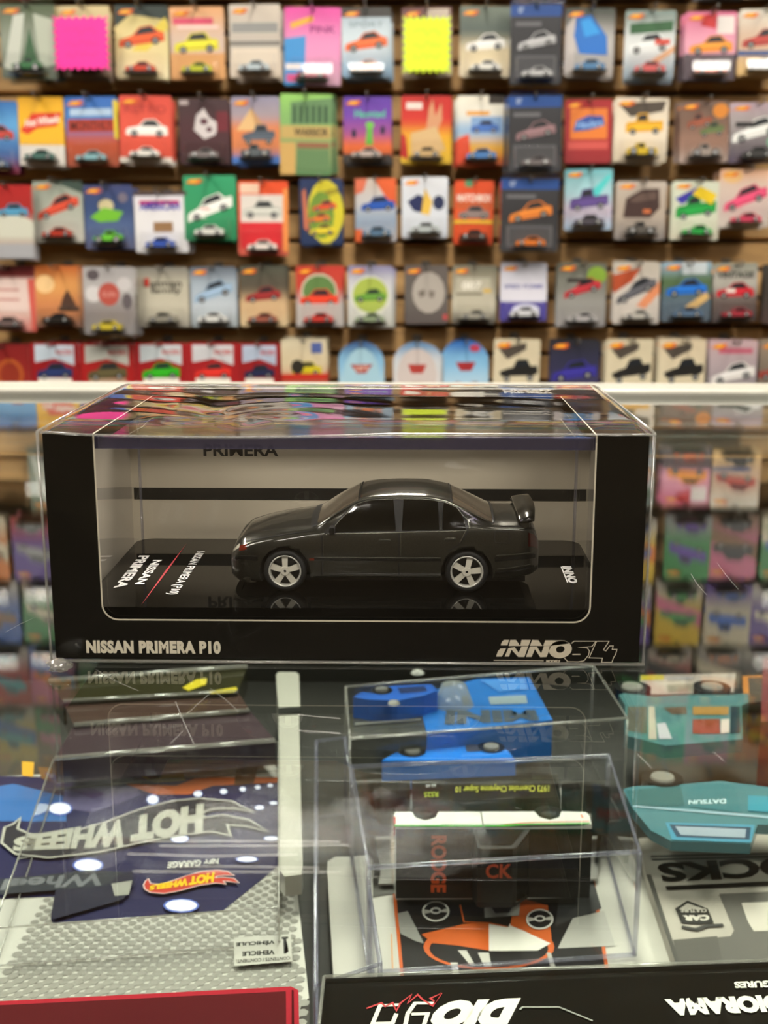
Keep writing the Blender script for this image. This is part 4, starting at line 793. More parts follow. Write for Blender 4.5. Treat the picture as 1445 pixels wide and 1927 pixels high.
for side in (-1, 1):
    line(m, [(1.2, 5.0), (6.4, 4.98)], .9, .18, side=side); line(m, [(18.6, 5.0), (47.0, 5.0)], .7, .22, side=side)
    line(m, [(58.9, 5.05), (67.8, 5.2)], .9, .3, side=side); line(m, [(18.6, 3.0), (47, 3.0)], .25, .12, side=side)
    line(m, [(59, 3.6), (67.6, 3.9)], .5, .3, side=side)
mm(m, 'side_moulding', mat('satin moulding', 0x0c0c0b, rough=.25), car)
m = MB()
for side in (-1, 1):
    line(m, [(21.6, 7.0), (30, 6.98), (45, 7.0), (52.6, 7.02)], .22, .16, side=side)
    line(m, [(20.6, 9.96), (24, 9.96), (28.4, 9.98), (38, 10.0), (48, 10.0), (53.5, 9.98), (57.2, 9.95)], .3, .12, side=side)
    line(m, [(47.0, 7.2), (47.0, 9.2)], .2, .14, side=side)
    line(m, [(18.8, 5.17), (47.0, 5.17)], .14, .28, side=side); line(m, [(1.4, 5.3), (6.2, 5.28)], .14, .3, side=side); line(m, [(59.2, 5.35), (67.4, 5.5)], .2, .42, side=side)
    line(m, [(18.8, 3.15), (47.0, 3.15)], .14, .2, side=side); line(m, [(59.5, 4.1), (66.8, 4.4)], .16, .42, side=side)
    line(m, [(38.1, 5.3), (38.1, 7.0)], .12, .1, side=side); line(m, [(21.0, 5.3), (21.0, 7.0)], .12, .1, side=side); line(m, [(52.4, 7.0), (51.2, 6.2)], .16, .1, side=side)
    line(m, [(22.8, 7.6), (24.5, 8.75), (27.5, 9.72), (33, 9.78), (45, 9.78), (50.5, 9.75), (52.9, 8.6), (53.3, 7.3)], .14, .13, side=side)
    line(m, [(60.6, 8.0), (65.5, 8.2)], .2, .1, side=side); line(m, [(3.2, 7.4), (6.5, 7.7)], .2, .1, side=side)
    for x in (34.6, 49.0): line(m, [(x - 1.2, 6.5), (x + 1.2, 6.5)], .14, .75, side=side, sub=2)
mm(m, 'bright_trim', mat('painted edge highlight', 0x77776c, rough=.18, metal=.8), car)  # belt trim, plus pale strips painting highlights along edges and mouldings
for side in (-1, 1):
    for x in (34.6, 49.0):
        m = MB(); c = surf(x, 6.35, side, .1); m.rbox((x - 1.35, min(c.y, c.y + side * .7), c.z - .34), (x + 1.35, max(c.y, c.y + side * .7), c.z + .32), .28, axis=1); mm(m, 'door_handle', PAINT or car_paint(), car)
    m = MB(); c = surf(23.4, 7.6, side)
    m.rbox((22.4, min(c.y - .2, c.y + side * 2.2), c.z - .7), (23.6, max(c.y + .2, c.y + side * 2.2), c.z + .9), .35, axis=1); mm(m, 'door_mirror', TRIM, car)
    m = MB(); patch(m, .45, 2.2, 7.05, 8.5, .08, side, 6, 4); mm(m, 'headlamp', mat('clear lamp lens', 0xb8b4a4, rough=.1, coat=1), car)
    m = MB(); patch(m, 2.2, 3.9, 6.3, 7.6, .1, side, 6, 4); mm(m, 'indicator_lamp', mat('amber lens', 0x6a200c, rough=.15, coat=1), car)
    m = MB(); patch(m, 66.3, 68.5, 5.9, 6.9, .1, side, 6, 4); mm(m, 'tail_lamp', mat('red lens', 0x380c0a, rough=.15, coat=1), car)
    m = MB(); patch(m, 17.9, 19.0, 4.9, 5.1, .3, side, 3, 2); mm(m, 'side_repeater', mat('amber lens'), car)
# bumper lips
m = MB(); N_ = 24
for (xo, zl, zh, dp) in ((-.45, 5.4, 7.2, 1.4), (-.1, 2.0, 3.2, 1.4)):
    vs = []
    for q in range(N_ + 1):
        tt = -1 + 2 * q / N_; y = 12.4 * math.sin(tt * math.pi / 2); x = xo + 4.6 * (1 - math.cos(tt * math.pi / 2)) ** 1.1
        vs += [(x, y, zl), (x - .25, y, (zl + zh) / 2), (x, y, zh), (x + dp, y * .97, zh), (x + dp, y * .97, zl)]
    m.add(vs, [(5 * q + a, 5 * q + (a + 1) % 5, 5 * q + 5 + (a + 1) % 5, 5 * q + 5 + a) for q in range(N_) for a in range(5)] + [(0, 1, 2, 3, 4), tuple(5 * N_ + a for a in (4, 3, 2, 1, 0))], smooth=False)
mm(m, 'front_bumper', car_paint(), car)
m = MB(); vs = []
for (xo, zl, zh) in ((69.1, 6.6, 8.8),):
    for q in range(N_ + 1):
        tt = -1 + 2 * q / N_; y = 12.3 * math.sin(tt * math.pi / 2); x = xo - 3.6 * (1 - math.cos(tt * math.pi / 2)) ** 1.2
        vs += [(x, y, zl), (x + .3, y, (zl + zh) / 2), (x, y, zh), (x - 1.6, y * .97, zh), (x - 1.6, y * .97, zl)]
    m.add(vs, [(5 * q + (a + 1) % 5, 5 * q + a, 5 * q + 5 + a, 5 * q + 5 + (a + 1) % 5) for q in range(N_) for a in range(5)] + [(4, 3, 2, 1, 0), tuple(5 * N_ + a for a in range(5))], smooth=False)
mm(m, 'rear_bumper', car_paint(), car)
m = MB(); vs = []; N_ = 28
for q in range(N_ + 1):
    tt = -1 + 2 * q / N_; y = 11.6 * tt; drop = 1.5 * abs(tt) ** 7; zc = 17.5 - drop; xf = 63.9 + .3 * abs(tt) ** 6; xr_ = 68.3 - .7 * tt * tt
    vs += [(xf, y, zc - .35), (xf + .2, y, zc + .15), ((xf + xr_) / 2, y, zc + .5), (xr_, y, zc + .75), (xr_, y, zc + .2), ((xf + xr_) / 2, y, zc - .3)]
m.add(vs, [(6 * q + a, 6 * q + (a + 1) % 6, 6 * q + 6 + (a + 1) % 6, 6 * q + 6 + a) for q in range(N_) for a in range(6)] + [tuple(range(6))[::-1], tuple(range(6 * N_, 6 * N_ + 6))], smooth=True)
wing = mm(m, 'rear_wing', car_paint(), car)
for s_ in (-1, 1):
    m = MB(); m.rbox((65.0, s_ * 5.2 - .35, 15.6), (67.4, s_ * 5.2 + .35, 17.5), .2, axis=2); mm(m, 'wing_strut', car_paint(), wing).parent = wing
    m = MB(); m.rbox((64.4, s_ * 11.0 - .35, 14.6), (66.6, s_ * 11.0 + .3, 16.1), .25, axis=2); mm(m, 'wing_end', car_paint(), wing)
m = MB(); m.box((3, -10, 2.0), (66, 10, 3.2)); mm(m, 'chassis', TRIM, car)
# wheels
TY = mat('tyre rubber', 0x040404, rough=.7); RIM = mat('white painted rim', 0xd9d4c4, rough=.35, coat=.5); CHR = mat('polished rim lip', 0xd8d6cc, rough=.2, metal=.3)
wheels = {}
def wheel_meshes():
    f = {}
    m = MB(); m.lathe([(3.5, .35), (3.75, .0), (4.45, .1), (4.8, .7), (4.8, 3.0), (4.4, 3.5), (3.5, 3.5)], 40, lambda a, b, h: (a * .001, h * .001, b * .001)); f['tyre'] = m.mesh('tyre', TY)
    m = MB(); m.lathe([(3.56, .5), (3.66, -.02), (3.4, -.05), (3.25, .35), (3.2, 1.6)], 40, lambda a, b, h: (a * .001, h * .001, b * .001)); f['rim_lip'] = m.mesh('rim_lip', CHR)
    m = MB(); m.lathe([(0, 1.7), (3.3, 1.7), (3.3, 2.2), (0, 2.2)], 24, lambda a, b, h: (a * .001, h * .001, b * .001), smooth=False); f['brake_disc'] = m.mesh('brake_disc', TRIM)
    m = MB()
    for k in range(5):
        a = math.radians(90 + 72 * k); c, s = math.cos(a), math.sin(a)
        pr_ = [(.6, .0), (.8, -.55), (3.4, -.68), (3.4, .68), (.8, .55)]
        m.prism(pr_, lambda p, h: ((p[0] * c - p[1] * s) * .001, (h + (.12 if p[0] > 2 else -.05)) * .001, (p[0] * s + p[1] * c) * .001), .25, .9)
    m.lathe([(0.0, .35), (.3, .35), (.32, .0), (.95, .02), (1.1, .3), (1.1, .9)], 20, lambda a, b, h: (a * .001, h * .001, b * .001), smooth=False)
    f['spokes'] = m.mesh('spokes', RIM)
    m = MB(); m.lathe([(0, .28), (.34, .28), (.34, .4)], 12, lambda a, b, h: (a * .001, h * .001, b * .001)); f['axle_hole'] = m.mesh('axle_hole', TRIM)
    return f
wf = wheel_meshes()
for ax, rot in ((AX[0], 0), (AX[1], 12)):
    for side in (-1, 1):
        w_ = obj('wheel', wf['tyre'], car); w_.location = ((ax - 34.4) * .001, side * .0130, .0048)
        w_.rotation_euler = (0, math.radians(rot), 0 if side < 0 else math.pi)
        for nme in ('rim_lip', 'brake_disc', 'spokes', 'axle_hole'): obj(nme, wf[nme], w_)

# ------------------------------------------------------------------ things lying on the shelf inside the case
def c3(x, y): return (x / 2.408, 1230 + y / 2.408)
def c4(x, y): return (560 + x / 2.125, 1230 + y / 2.125)
def c5(x, y): return (1100 + x / 2.765, 1230 + y / 2.765)
def cT(x, y): return (1150 + x / 4.898, 1240 + y / 4.898)
def cM(x, y): return (620 + x / 3.141, 1240 + y / 3.141)
def cL(x, y): return (60 + x / 2.58, 1230 + y / 2.58)
def cS(x, y): return (200 + x / 5.16, 1590 + y / 5.16)
class Flat:
    """printed layers on a level plane, traced in plan"""
    def __init__(s, Z, conv): s.Z, s.c, s.m, s.k = Z, conv, MB(), 0
    def P(s, x, y): q = at_z(*s.c(x, y), s.Z); return (q.x, q.y, s.Z + .00003 * s.k)
    def poly(s, pts, col): s.k += 1; s.m.add([s.P(*p) for p in pts], [tuple(range(len(pts)))], col); return s
    def ell(s, x, y, rx, ry, col, n=20): return s.poly([(x + rx * math.cos(6.2832 * q / n), y + ry * math.sin(6.2832 * q / n)) for q in range(n)], col)
    def line(s, pts, wd, col, closed=False):
        s.k += 1; q = [Vector(s.P(*p)) for p in pts]; ribbon(s.m, [(p.x, p.y) for p in q], wd, lambda u, v: (u, v, s.Z + .00003 * s.k), col, closed=closed); return s
    def text(s, t_, q, col, bold=.03, shear=0):
        """q: start-bottom, end-bottom, end-top, start-top of the line as read"""
        s.k += 1; Q = [Vector(s.P(*p)) for p in q]; v, f = text2d(t_, bold, shear)
        s.m.add([Q[0] * (1 - a) * (1 - b) + Q[1] * a * (1 - b) + Q[2] * a * b + Q[3] * (1 - a) * b for a, b in [(p[0] + .5, p[1] + .5) for p in v]], f, col); return s
def slab(m, pts, conv, Z, thick, col=0x808080, mi=0):
    q = [at_z(*conv(*p), Z) for p in pts]; m.prism([(p.x, p.y) for p in q], lambda p, h: (p[0], p[1], h), Z - thick, Z, col, mi); return m
def clear_box(parent, top, conv, Z, zb, edge=EDGE, r=.0005, mat_=None):
    """clear hard case: walls from the traced top corners down to zb"""
    q = [at_z(*conv(*p), Z) for p in top]; k = len(q); m = MB()
    m.add([(p.x, p.y, Z) for p in q] + [(p.x, p.y, zb) for p in q], [tuple(range(k))] + [(i, (i + 1) % k, k + (i + 1) % k, k + i) for i in range(k)])
    m.build('clear_shell', mat_ or CASEP, parent, True)
    m = MB(); m.tube([(p.x, p.y, Z) for p in q + [q[0]]], r, 6)
    for p in q: m.tube([(p.x, p.y, Z), (p.x, p.y, zb)], r, 6)
    m.tube([(p.x, p.y, zb) for p in q + [q[0]]], r, 6)
    m.build('shell_edge', edge, parent, True)
def lying(name, label, cat, conv, pt, Z=SHELF): q = at_z(*conv(*pt), Z); return thing(name, label, cat, (q.x, q.y, Z))

# left: white dotted card with navy picture, seen upside down
t1 = lying('blister_card', 'white card with grey halftone dots and navy garage picture, lying upside down at lower left', 'toy pack', c3, (600, 1200)); ZC = -.150
m = slab(MB(), [(-500, 1700), (1290, 1640), (1400, 1560), (1290, 560), (1240, 500), (-100, 560)], c3, ZC, .012, 0xb9b6ad); m.build('card', PRINT, t1, True)
f = Flat(ZC + .0002, c3)
rr = random.Random(2)
p0 = at_z(*c3(-60, 1620), ZC); xa_ = at_z(*c3(1290, 560), ZC); xb_ = at_z(*c3(1400, 1560), ZC); yt = at_z(*c3(600, 950), ZC).y
stp = .0050; j = 0; y = p0.y - .004
while y < yt:
    sz = .00125 + .00075 * min(1, (yt - y) / (yt - p0.y) * 1.2)
    x = p0.x + (stp / 2 if j % 2 else 0)
    while x < xa_.x + (xb_.x - xa_.x) * (y - xa_.y) / (xb_.y - xa_.y) - .0015:
        f.m.add([(x + sz * math.cos(a), y + sz * math.sin(a), f.Z) for a in [math.pi / 3 * q + .3 for q in range(6)]], [tuple(range(6))], 0x85827b); x += stp
    y += stp * .5; j += 1
f.k = 1
f.poly([(-300, 1000), (-200, 560), (60, 555), (300, 560), (620, 560), (900, 560), (1262, 560), (1262, 960), (1190, 1020), (1010, 1165), (240, 1225), (230, 1200), (255, 1100), (0, 1110)], 0x201f44)
f.poly([(-100, 620), (60, 590), (300, 650), (300, 760), (-100, 760)], 0x2e5f9c)
f.poly([(300, 560), (600, 560), (640, 640), (420, 720), (280, 700)], 0x565070)
f.poly([(560, 590), (800, 600), (900, 560), (1262, 562), (1262, 585), (960, 600), (860, 640), (700, 640)], 0xb2582c)
f.poly([(590, 495), (700, 500), (830, 545), (840, 575), (700, 585), (640, 560)], 0xa9962e); f.poly([(640, 540), (690, 530), (740, 560), (680, 575)], 0x54501c)
f.poly([(100, 490), (155, 495), (150, 560), (100, 555)], 0xc89428); f.poly([(170, 515), (230, 520), (320, 575), (300, 600), (190, 570)], 0x6c4a28)
f.poly([(1080, 460), (1180, 470), (1150, 590), (1060, 600)], 0x5c3c24); f.poly([(200, 540), (330, 570), (480, 640), (420, 660), (260, 600)], 0x43305c)
for x, y_, a, b in ((272, 705, 50, 26), (692, 665, 26, 20), (897, 640, 20, 13), (1013, 630, 16, 12), (1100, 620, 14, 10), (1168, 612, 13, 9), (1224, 604, 12, 8), (1000, 775, 28, 12), (1175, 706, 20, 10), (1240, 686, 18, 8), (815, 848, 38, 16), (1230, 848, 34, 9), (400, 970, 62, 26), (1120, 944, 46, 12), (822, 1155, 72, 26)):
    f.ell(x, y_, a * 1.15, b * 1.25, 0x5266b4, 12); f.ell(x, y_, a, b, 0xe6e8f4, 12)
flm = [(22, 800), (60, 785), (95, 755), (80, 805), (140, 832), (330, 820), (480, 775), (640, 715), (780, 680), (900, 667), (1050, 680), (1150, 730), (1060, 712), (960, 715), (910, 740), (930, 755), (1010, 742), (1130, 765), (1215, 820), (1120, 795), (1030, 788), (1045, 838), (960, 818), (800, 838), (640, 868), (450, 912), (220, 938), (70, 920), (8, 870)]
f.poly(flm, 0x26252c); f.line(flm, .0011, 0xa9a69c, closed=True)
f.text('HOT', [(925, 688), (585, 752), (590, 868), (930, 822)], 0xa3a196, .07, .1); f.text('WHEELS', [(575, 758), (60, 850), (60, 908), (560, 890)], 0xa3a196, .06, .1)
sm = [cS(*p) for p in [(362, 420), (385, 380), (412, 360), (430, 405), (520, 415), (640, 380), (780, 330), (920, 290), (1080, 275), (1180, 290), (1245, 328), (1150, 325), (1075, 335), (1060, 350), (1130, 345), (1240, 355), (1292, 402), (1180, 385), (1135, 385), (1165, 415), (1060, 402), (900, 425), (720, 475), (560, 505), (430, 495), (375, 460)]]
sm = [(x * 2.408, (y_ - 1230) * 2.408) for x, y_ in sm]
f.poly(sm, 0xb4382c); f.line(sm, .0004, 0xe0c8c4, closed=True)
q_ = lambda *pp: [((200 + x / 5.16) * 2.408, (1590 + y_ / 5.16 - 1230) * 2.408) for x, y_ in pp]
f.text('HOT', q_((1055, 292), (800, 345), (800, 425), (1050, 395)), 0xe2b818, .06, .1); f.text('WHEELS', q_((795, 352), (420, 432), (420, 475), (790, 430)), 0xe2b818, .06, .1)
f.text('NFT', q_((1095, 160), (950, 172), (945, 212), (1090, 220)), 0xc8c6bc, .04); f.text('GARAGE', q_((925, 178), (600, 200), (590, 262), (920, 240)), 0xc8c6bc, .04)
f.poly([(255, 1080), (600, 1000), (608, 1060), (560, 1130), (240, 1222), (232, 1200)], 0x1d1d30); f.poly([(505, 1060), (600, 1045), (585, 1110), (520, 1115)], 0x94928a)
f.poly([(0, 1040), (400, 1000), (560, 1005), (480, 1070), (240, 1090), (0, 1110)], 0x2c3038); f.text('Wheel', [(470, 1010), (10, 1040), (0, 1090), (460, 1068)], 0x6a6c70, .03, .1)
f.poly([(1060, 1306), (1318, 1290), (1325, 1415), (1062, 1436)], 0xb0ada4).poly([(1276, 1304), (1306, 1302), (1306, 1312), (1297, 1313), (1300, 1372), (1292, 1374), (1306, 1362), (1308, 1370), (1296, 1380), (1286, 1380), (1284, 1314), (1276, 1314)], 0x1a1a1a)
f.text('V\u00c9HICULE', [(1245, 1318), (1070, 1330), (1070, 1350), (1245, 1340)], 0x1a1a1a, .04); f.text('VEHICLE', [(1245, 1362), (1098, 1372), (1098, 1392), (1245, 1384)], 0x1a1a1a, .04)
f.text('CONTENTS / CONTIENT:', [(1315, 1393), (1072, 1408), (1072, 1424), (1315, 1408)], 0x1a1a1a, .02)
f.m.build('picture_print', PRINT, t1, True)
clear_box(t1, [(240, 480), (1262, 400), (1262, 1150), (-30, 1245)], c3, -.135, -.149, EDGEW, .0004)
m = slab(MB(), [(1262, 270), (1355, 262), (1362, 600), (1372, 960), (1366, 1000), (1290, 1010), (1266, 980)], c3, -.136, .008, 0xc4c1b6)
m.build('side_edge', mat('white plastic edge', 0xa5a298, rough=.3, coat=.5), t1, True)
m = slab(MB(), [(1250, 95), (1262, 83), (1340, 83), (1355, 95), (1360, 240), (1262, 245)], c3, -.136, .028, 0xc4c1b6)
t1b = lying('clear_tube', 'white plastic tube end with a dark ring, beyond the dotted card', 'tube', c3, (1310, 150)); m.build('tube_body', MATS['white plastic edge'], t1b, True)
m = slab(MB(), [(1262, 244), (1360, 240), (1361, 262), (1262, 268)], c3, -.1345, .025); m.build('dark_ring', TRIM, t1b, True)

# stacked clear trays beyond it
for i, (A, B_, Cc, D, lab, cl) in enumerate((
        ((80, 130), (1045, 60), (1000, 185), (150, 232), 'dark backed clear tray with yellow stripes, farthest of three trays under the box', 0x2c2a18),
        ((150, 232), (1000, 185), (1055, 272), (200, 340), 'brown clear tray, middle one of three trays behind the dotted card', 0x40302a),
        ((205, 345), (1055, 275), (1180, 420), (110, 508), 'violet brown clear tray, nearest of three trays behind the dotted card', 0x3c3034))):
    ti = lying('clear_tray', lab, 'tray', cL, A, -.155); Z = -.128 - .002 * i
    slab(MB(), [A, B_, Cc, D], cL, Z, .012, cl).build('insert', WRAP, ti, True)
    m = MB()
    for p, q in ((A, B_),) + (((D, Cc),) if i == 2 else ()):
        a, b = at_z(*cL(*p), Z + .002), at_z(*cL(*q), Z + .002); m.tube([a, b], .0011, 8)
    m.build('front_edge', EDGEW, ti, True)
    if i == 0:
        f = Flat(Z + .0003, cL); f.poly([(730, 165), (800, 125), (850, 120), (845, 150), (760, 180)], 0xb4a41c).poly([(860, 185), (990, 162), (1000, 175), (985, 188), (870, 195)], 0xb4a41c).m.build('yellow_print', PRINT, ti, True)
# middle: white pack with orange and black artwork, upside down
t2 = lying('race_pack', 'white pack with black and orange headlamp artwork, lying under the clear truck case', 'toy pack', c4, (800, 1100)); ZM = -.1575
m = slab(MB(), [(120, 830), (150, 812), (1330, 790), (1560, 1290), (145, 1320), (118, 860)], c4, ZM, .010, 0xbab6ac); m.build('card', PRINT, t2, True)
f = Flat(ZM + .0002, c4)
f.poly([(375, 900), (1180, 860), (1250, 1300), (415, 1330)], 0xc25a24).poly([(388, 900), (1165, 860), (1236, 1300), (428, 1330)], 0x171514)
f.poly([(300, 900), (388, 880), (390, 960), (300, 975)], 0x55534e).poly([(400, 1040), (440, 1030), (505, 1160), (470, 1150), (410, 1120)], 0x8c8a84)
f.poly([(1050, 950), (1180, 900), (1215, 1020), (1030, 1090)], 0x3c3c3c).poly([(1100, 1060), (1225, 1030), (1270, 1170), (1040, 1180)], 0xa9a69e)
f.ell(765, 1175, 262, 92, 0xc25a24, 30).ell(765, 1182, 238, 76, 0x171514, 30)
f.poly([(495, 1125), (660, 1085), (765, 1070), (765, 1190), (640, 1170), (540, 1160)], 0xc25a24).poly([(765, 1068), (880, 1090), (1015, 1160), (960, 1190), (765, 1192)], 0xd8d3c8)
f.poly([(870, 975), (1000, 1010), (1018, 1165), (900, 1110), (850, 1090)], 0xc25a24).poly([(545, 1170), (630, 1190), (680, 1245), (600, 1215)], 0x0f0e0d).poly([(640, 1190), (675, 1190), (710, 1250), (690, 1250)], 0xb8b4aa)
f.poly([(720, 1200), (765, 1200), (775, 1255), (745, 1255)], 0xb8b4aa).poly([(995, 1200), (1012, 1200), (1030, 1255), (1010, 1255)], 0xa29e96).poly([(610, 1240), (640, 1240), (645, 1295), (625, 1295)], 0xb8b4aa)
f.poly([(655, 1010), (760, 1005), (850, 1060), (845, 1098), (760, 1085), (668, 1080)], 0x121110).line([(650, 1010), (665, 1078), (770, 1083), (840, 1098)], .0006, 0xc25a24)
for x, y_ in ((552, 1036), (968, 1069)):
    f.ell(x, y_, 55, 41, 0xd8d5cc).ell(x, y_, 48, 35, 0x141414).ell(x, y_ - 2, 22, 13, 0xd0ccc4).ell(x, y_ - 2, 14, 7, 0x141414)
    f.poly([(x - 48, y_ - 8), (x - 20, y_ - 2), (x - 20, y_ + 6), (x - 46, y_ + 12)], 0xb8b4aa).poly([(x + 48, y_ - 12), (x + 20, y_ - 2), (x + 20, y_ + 4), (x + 48, y_ + 6)], 0xb8b4aa)
f.poly([(745, 1003), (890, 995), (885, 1055), (748, 1065)], 0xa8a59c).poly([(775, 1025), (820, 1008), (860, 1020), (845, 1045), (790, 1048)], 0x2c2824)
f.line([(375, 1130), (380, 1275)], .0004, 0xc8884c)
f.m.build('artwork_print', PRINT, t2, True)
# clear case with the truck
ZTc = -.1165
t3 = lying('clear_truck_case', 'clear hard plastic case holding the white and black pickup, lying on its back', 'showcase', c4, (760, 850), ZM)
clear_box(t3, [(215, 452), (1245, 407), (1368, 792), (285, 855)], c4, ZTc, ZM + .0015, r=.0009)
tk = at_z(926, 1560, -.124)
Zs = -.1235; a, b = at_z(740, 1540, Zs), at_z(1110, 1540, Zs); L = b.x - a.x; yg = at_z(926, 1527, Zs).y
k_ = L / 76
m = slab(MB(), [(455, 505), (1040, 480), (1052, 575), (460, 592)], c4, -.128, .02, 0x1b1a16)
m.build('name_plate_base', WRAP, t3, True)
f = Flat(-.1278, c4); f.text('1973 Chevrolet Cheyenne Super 10', [(1005, 518), (630, 524), (630, 556), (1005, 552)], 0xb0b03a, .02)
f.text('RS25', [(562, 552), (505, 554), (505, 575), (562, 573)], 0x93a030, .03).text('62-82', [(552, 522), (512, 524), (512, 536), (552, 534)], 0xb0b0b0, .02)
f.m.build('name_print', PRINT, t3, True)
m = MB()
for x0_, x1_ in ((230, 452), (1055, 1250)): slab(m, [(x0_, 515), (x1_, 505), (x1_, 545), (x0_, 555)], c4, -.130, .02, 0x161513)
slab(m, [(255, 560), (275, 560), (330, 850), (305, 852)], c4, -.150, .004, 0x1c1b1a); slab(m, [(1218, 520), (1235, 520), (1205, 800), (1190, 800)], c4, -.150, .004, 0x1c1b1a)
slab(m, [(275, 570), (1215, 530), (1200, 900), (325, 920)], c4, -.155, .0008, 0x8f8c86)
m.build('tray', WRAP, t3, True)
yy = at_z(926, 1490, Zs).y
tr = thing('toy_pickup', 'white and black pickup model with green side stripe, on its side in clear case', 'model truck', ((a.x + b.x) / 2, yg + .0045, Zs - 15 * k_ * .001 * 1000 * .001 if False else Zs - 15 * k_), rot=(math.pi / 2, 0, math.radians(1.5)))
# local mm: x forward, y up in the world (side facing the glass), z towards the viewer (truck's roof)
def tm(mb, name, mt, par=None): mb.v = [(x * k_, y * k_, z * k_ * 1.2) for x, y, z in mb.v]; return mb.build(name, mt, par or tr)
SZ = 1.2
pro = [(-38, 6.5), (-37.5, 4), (-31, 4), (-29.5, 8), (-26, 10), (-22, 8), (-20.5, 4), (17, 4), (18.5, 8), (22, 10), (26, 8), (27.5, 4), (37, 4.5), (38, 7), (37.5, 13), (34, 14.2), (13, 15), (-37.5, 15)]
m = MB(); m.prism(pro, lambda p, h: (p[0], h, p[1]), -15, 15, 0xdcdad2)
tm(m, 'body', TOYP)
m = MB(); yy_ = 15.06
for pts, colr in (([(-38, 14.0), (4, 14.3), (14, 13.2), (37, 12.8), (37, 12.0), (14, 12.4), (2, 13.3), (-38, 13.0)], 0x3c9c34), ([(4, 13.1), (16, 11.9), (37, 11.3), (37, 10.8), (16, 11.3), (4, 12.6)], 0xc4562c), ([(-37.5, 14.0), (4, 14.3), (14, 13.2), (37.3, 12.8), (34, 14.2), (13, 15), (-37.5, 15)], 0x191816)):
    m.add([(x, yy_, z) for x, z in pts], [tuple(range(len(pts)))], colr)
m.box((-4.2, 14.9, 4.2), (-3.8, 15.1, 15), 0x302c28); m.box((-20, 15, 12.6), (16, 15.12, 12.7), 0x302c28)
tm(m, 'side_stripes', PRINT)
m = MB(); m.box((-37.4, -14.6, 15), (-8, 14.6, 15.25), 0x15140f); m.box((14, -14.4, 15), (37.4, 14.4, 15.3), 0x15140f); tm(m, 'black_top', mat('satin black enamel', 0x100f0d, rough=.55, spec=.3))
m = MB(); m.prism([(-8, 15), (-7, 23.5), (-5.5, 24.3), (6, 24.3), (7.5, 23.5), (14, 15)], lambda p, h: (p[0], h * (1 if p[1] < 16 else .84), p[1]), -14.4, 14.4, 0x14130f)
cab = tm(m, 'cab', mat('satin black enamel', 0x100f0d, rough=.55, spec=.3))
m = MB(); m.prism([(-6.8, 16), (-6, 22.6), (5.6, 22.6), (11, 16)], lambda p, h: (p[0], h - .14 * 14 * (p[1] - 16) / 6.6 * (1), p[1]), 14.5, 14.6, 0x2c2e30); tm(m, 'side_window', GL, cab)
m = MB(); m.v = []; m.add([(13.4, -12.6, 15.8), (13.4, 12.6, 15.8), (7.9, 11, 23), (7.9, -11, 23)], [(0, 1, 2, 3)]); tm(m, 'windscreen', GL, cab)
m = MB(); lettering(m, 'RODGE', (-21, 0, 15.32), (0, -1, 0), (1, 0, 0), 24, 6, 0xb04a24, .04); lettering(m, 'CK', (1, 3, 24.36), (1, 0, 0), (0, 1, 0), 10, 6, 0xa8472a, .03)
tm(m, 'orange_lettering', PRINT)
m = MB(); m.box((-38.2, 10, 7.5), (-37.4, 15.1, 12), 0xa81c28); tm(m, 'tail_lamp', TOYP)
m = MB(); m.box((34.6, 15.0, 6.5), (35.2, 15.2, 8.5), 0xd85a24); tm(m, 'side_marker', TOYP)
m = MB(); m.box((37.6, -14, 3.6), (39.2, 14, 6.2), 0xb8b8b4); m.box((-39.2, -14, 3.6), (-37.6, 14, 6.2), 0xb8b8b4); tm(m, 'bumpers', mat('chrome plastic', 0xc8c8c4, rough=.15, metal=.9))
m = MB(); m.lathe([(0, .6), (3, .6), (3.2, 0), (6, 0), (6.4, .8), (6.4, 5), (0, 5)], 24, lambda a_, b_, h: (a_ * k_, -h * k_, b_ * k_), cols=[0x383836, 0x383836, 0x101010, 0x101010, 0x101010, 0x101010], smooth=False); wm = m.mesh('wheel', TOYP)
for x in (-26, 22.5):
    for s_ in (1, -1):
        o = obj('wheel', wm, tr); o.location = (x * k_, s_ * 14.6 * k_, 5.2 * k_)
        if s_ < 0: o.rotation_euler = (0, 0, math.pi)

# blue boxed pack beyond the truck case
t4 = lying('blue_pack', 'bright blue boxed pack with grey lettering upside down, beyond the clear truck case', 'toy pack', cM, (700, 380)); ZK = -.132
m = slab(MB(), [(130, 395), (560, 355), (1235, 345), (1318, 372), (1190, 110), (880, 118), (520, 165), (160, 180)], cM, ZK, .001, 0x3a3a34)
m = MB(); slab(m, [(540, 300), (575, 440), (1318, 360), (1180, 108), (870, 118), (600, 190)][::1], cM, ZK, .020, 0x2a6ebc); slab(m, [(120, 330), (128, 480), (572, 445), (540, 300), (300, 300)], cM, ZK - .0003, .020, 0x45453c)
m.build('carton', WRAP, t4, True)
f = Flat(ZK + .0003, cM)
f.text('MINI', [(1215, 300), (690, 300), (680, 388), (1240, 362)], 0x424a52, .06).poly([(780, 222), (820, 218), (835, 270), (792, 272)], 0x424a52)
f.poly([(940, 225), (1160, 215), (1170, 262), (950, 270)], 0x8c9ca4).poly([(150, 380), (540, 352), (540, 362), (150, 392)], 0x77766c)
f.poly([(890, 125), (1150, 118), (1170, 180), (1000, 195)], 0x4584cc)
f.m.build('lettering_print', PRINT, t4, True)
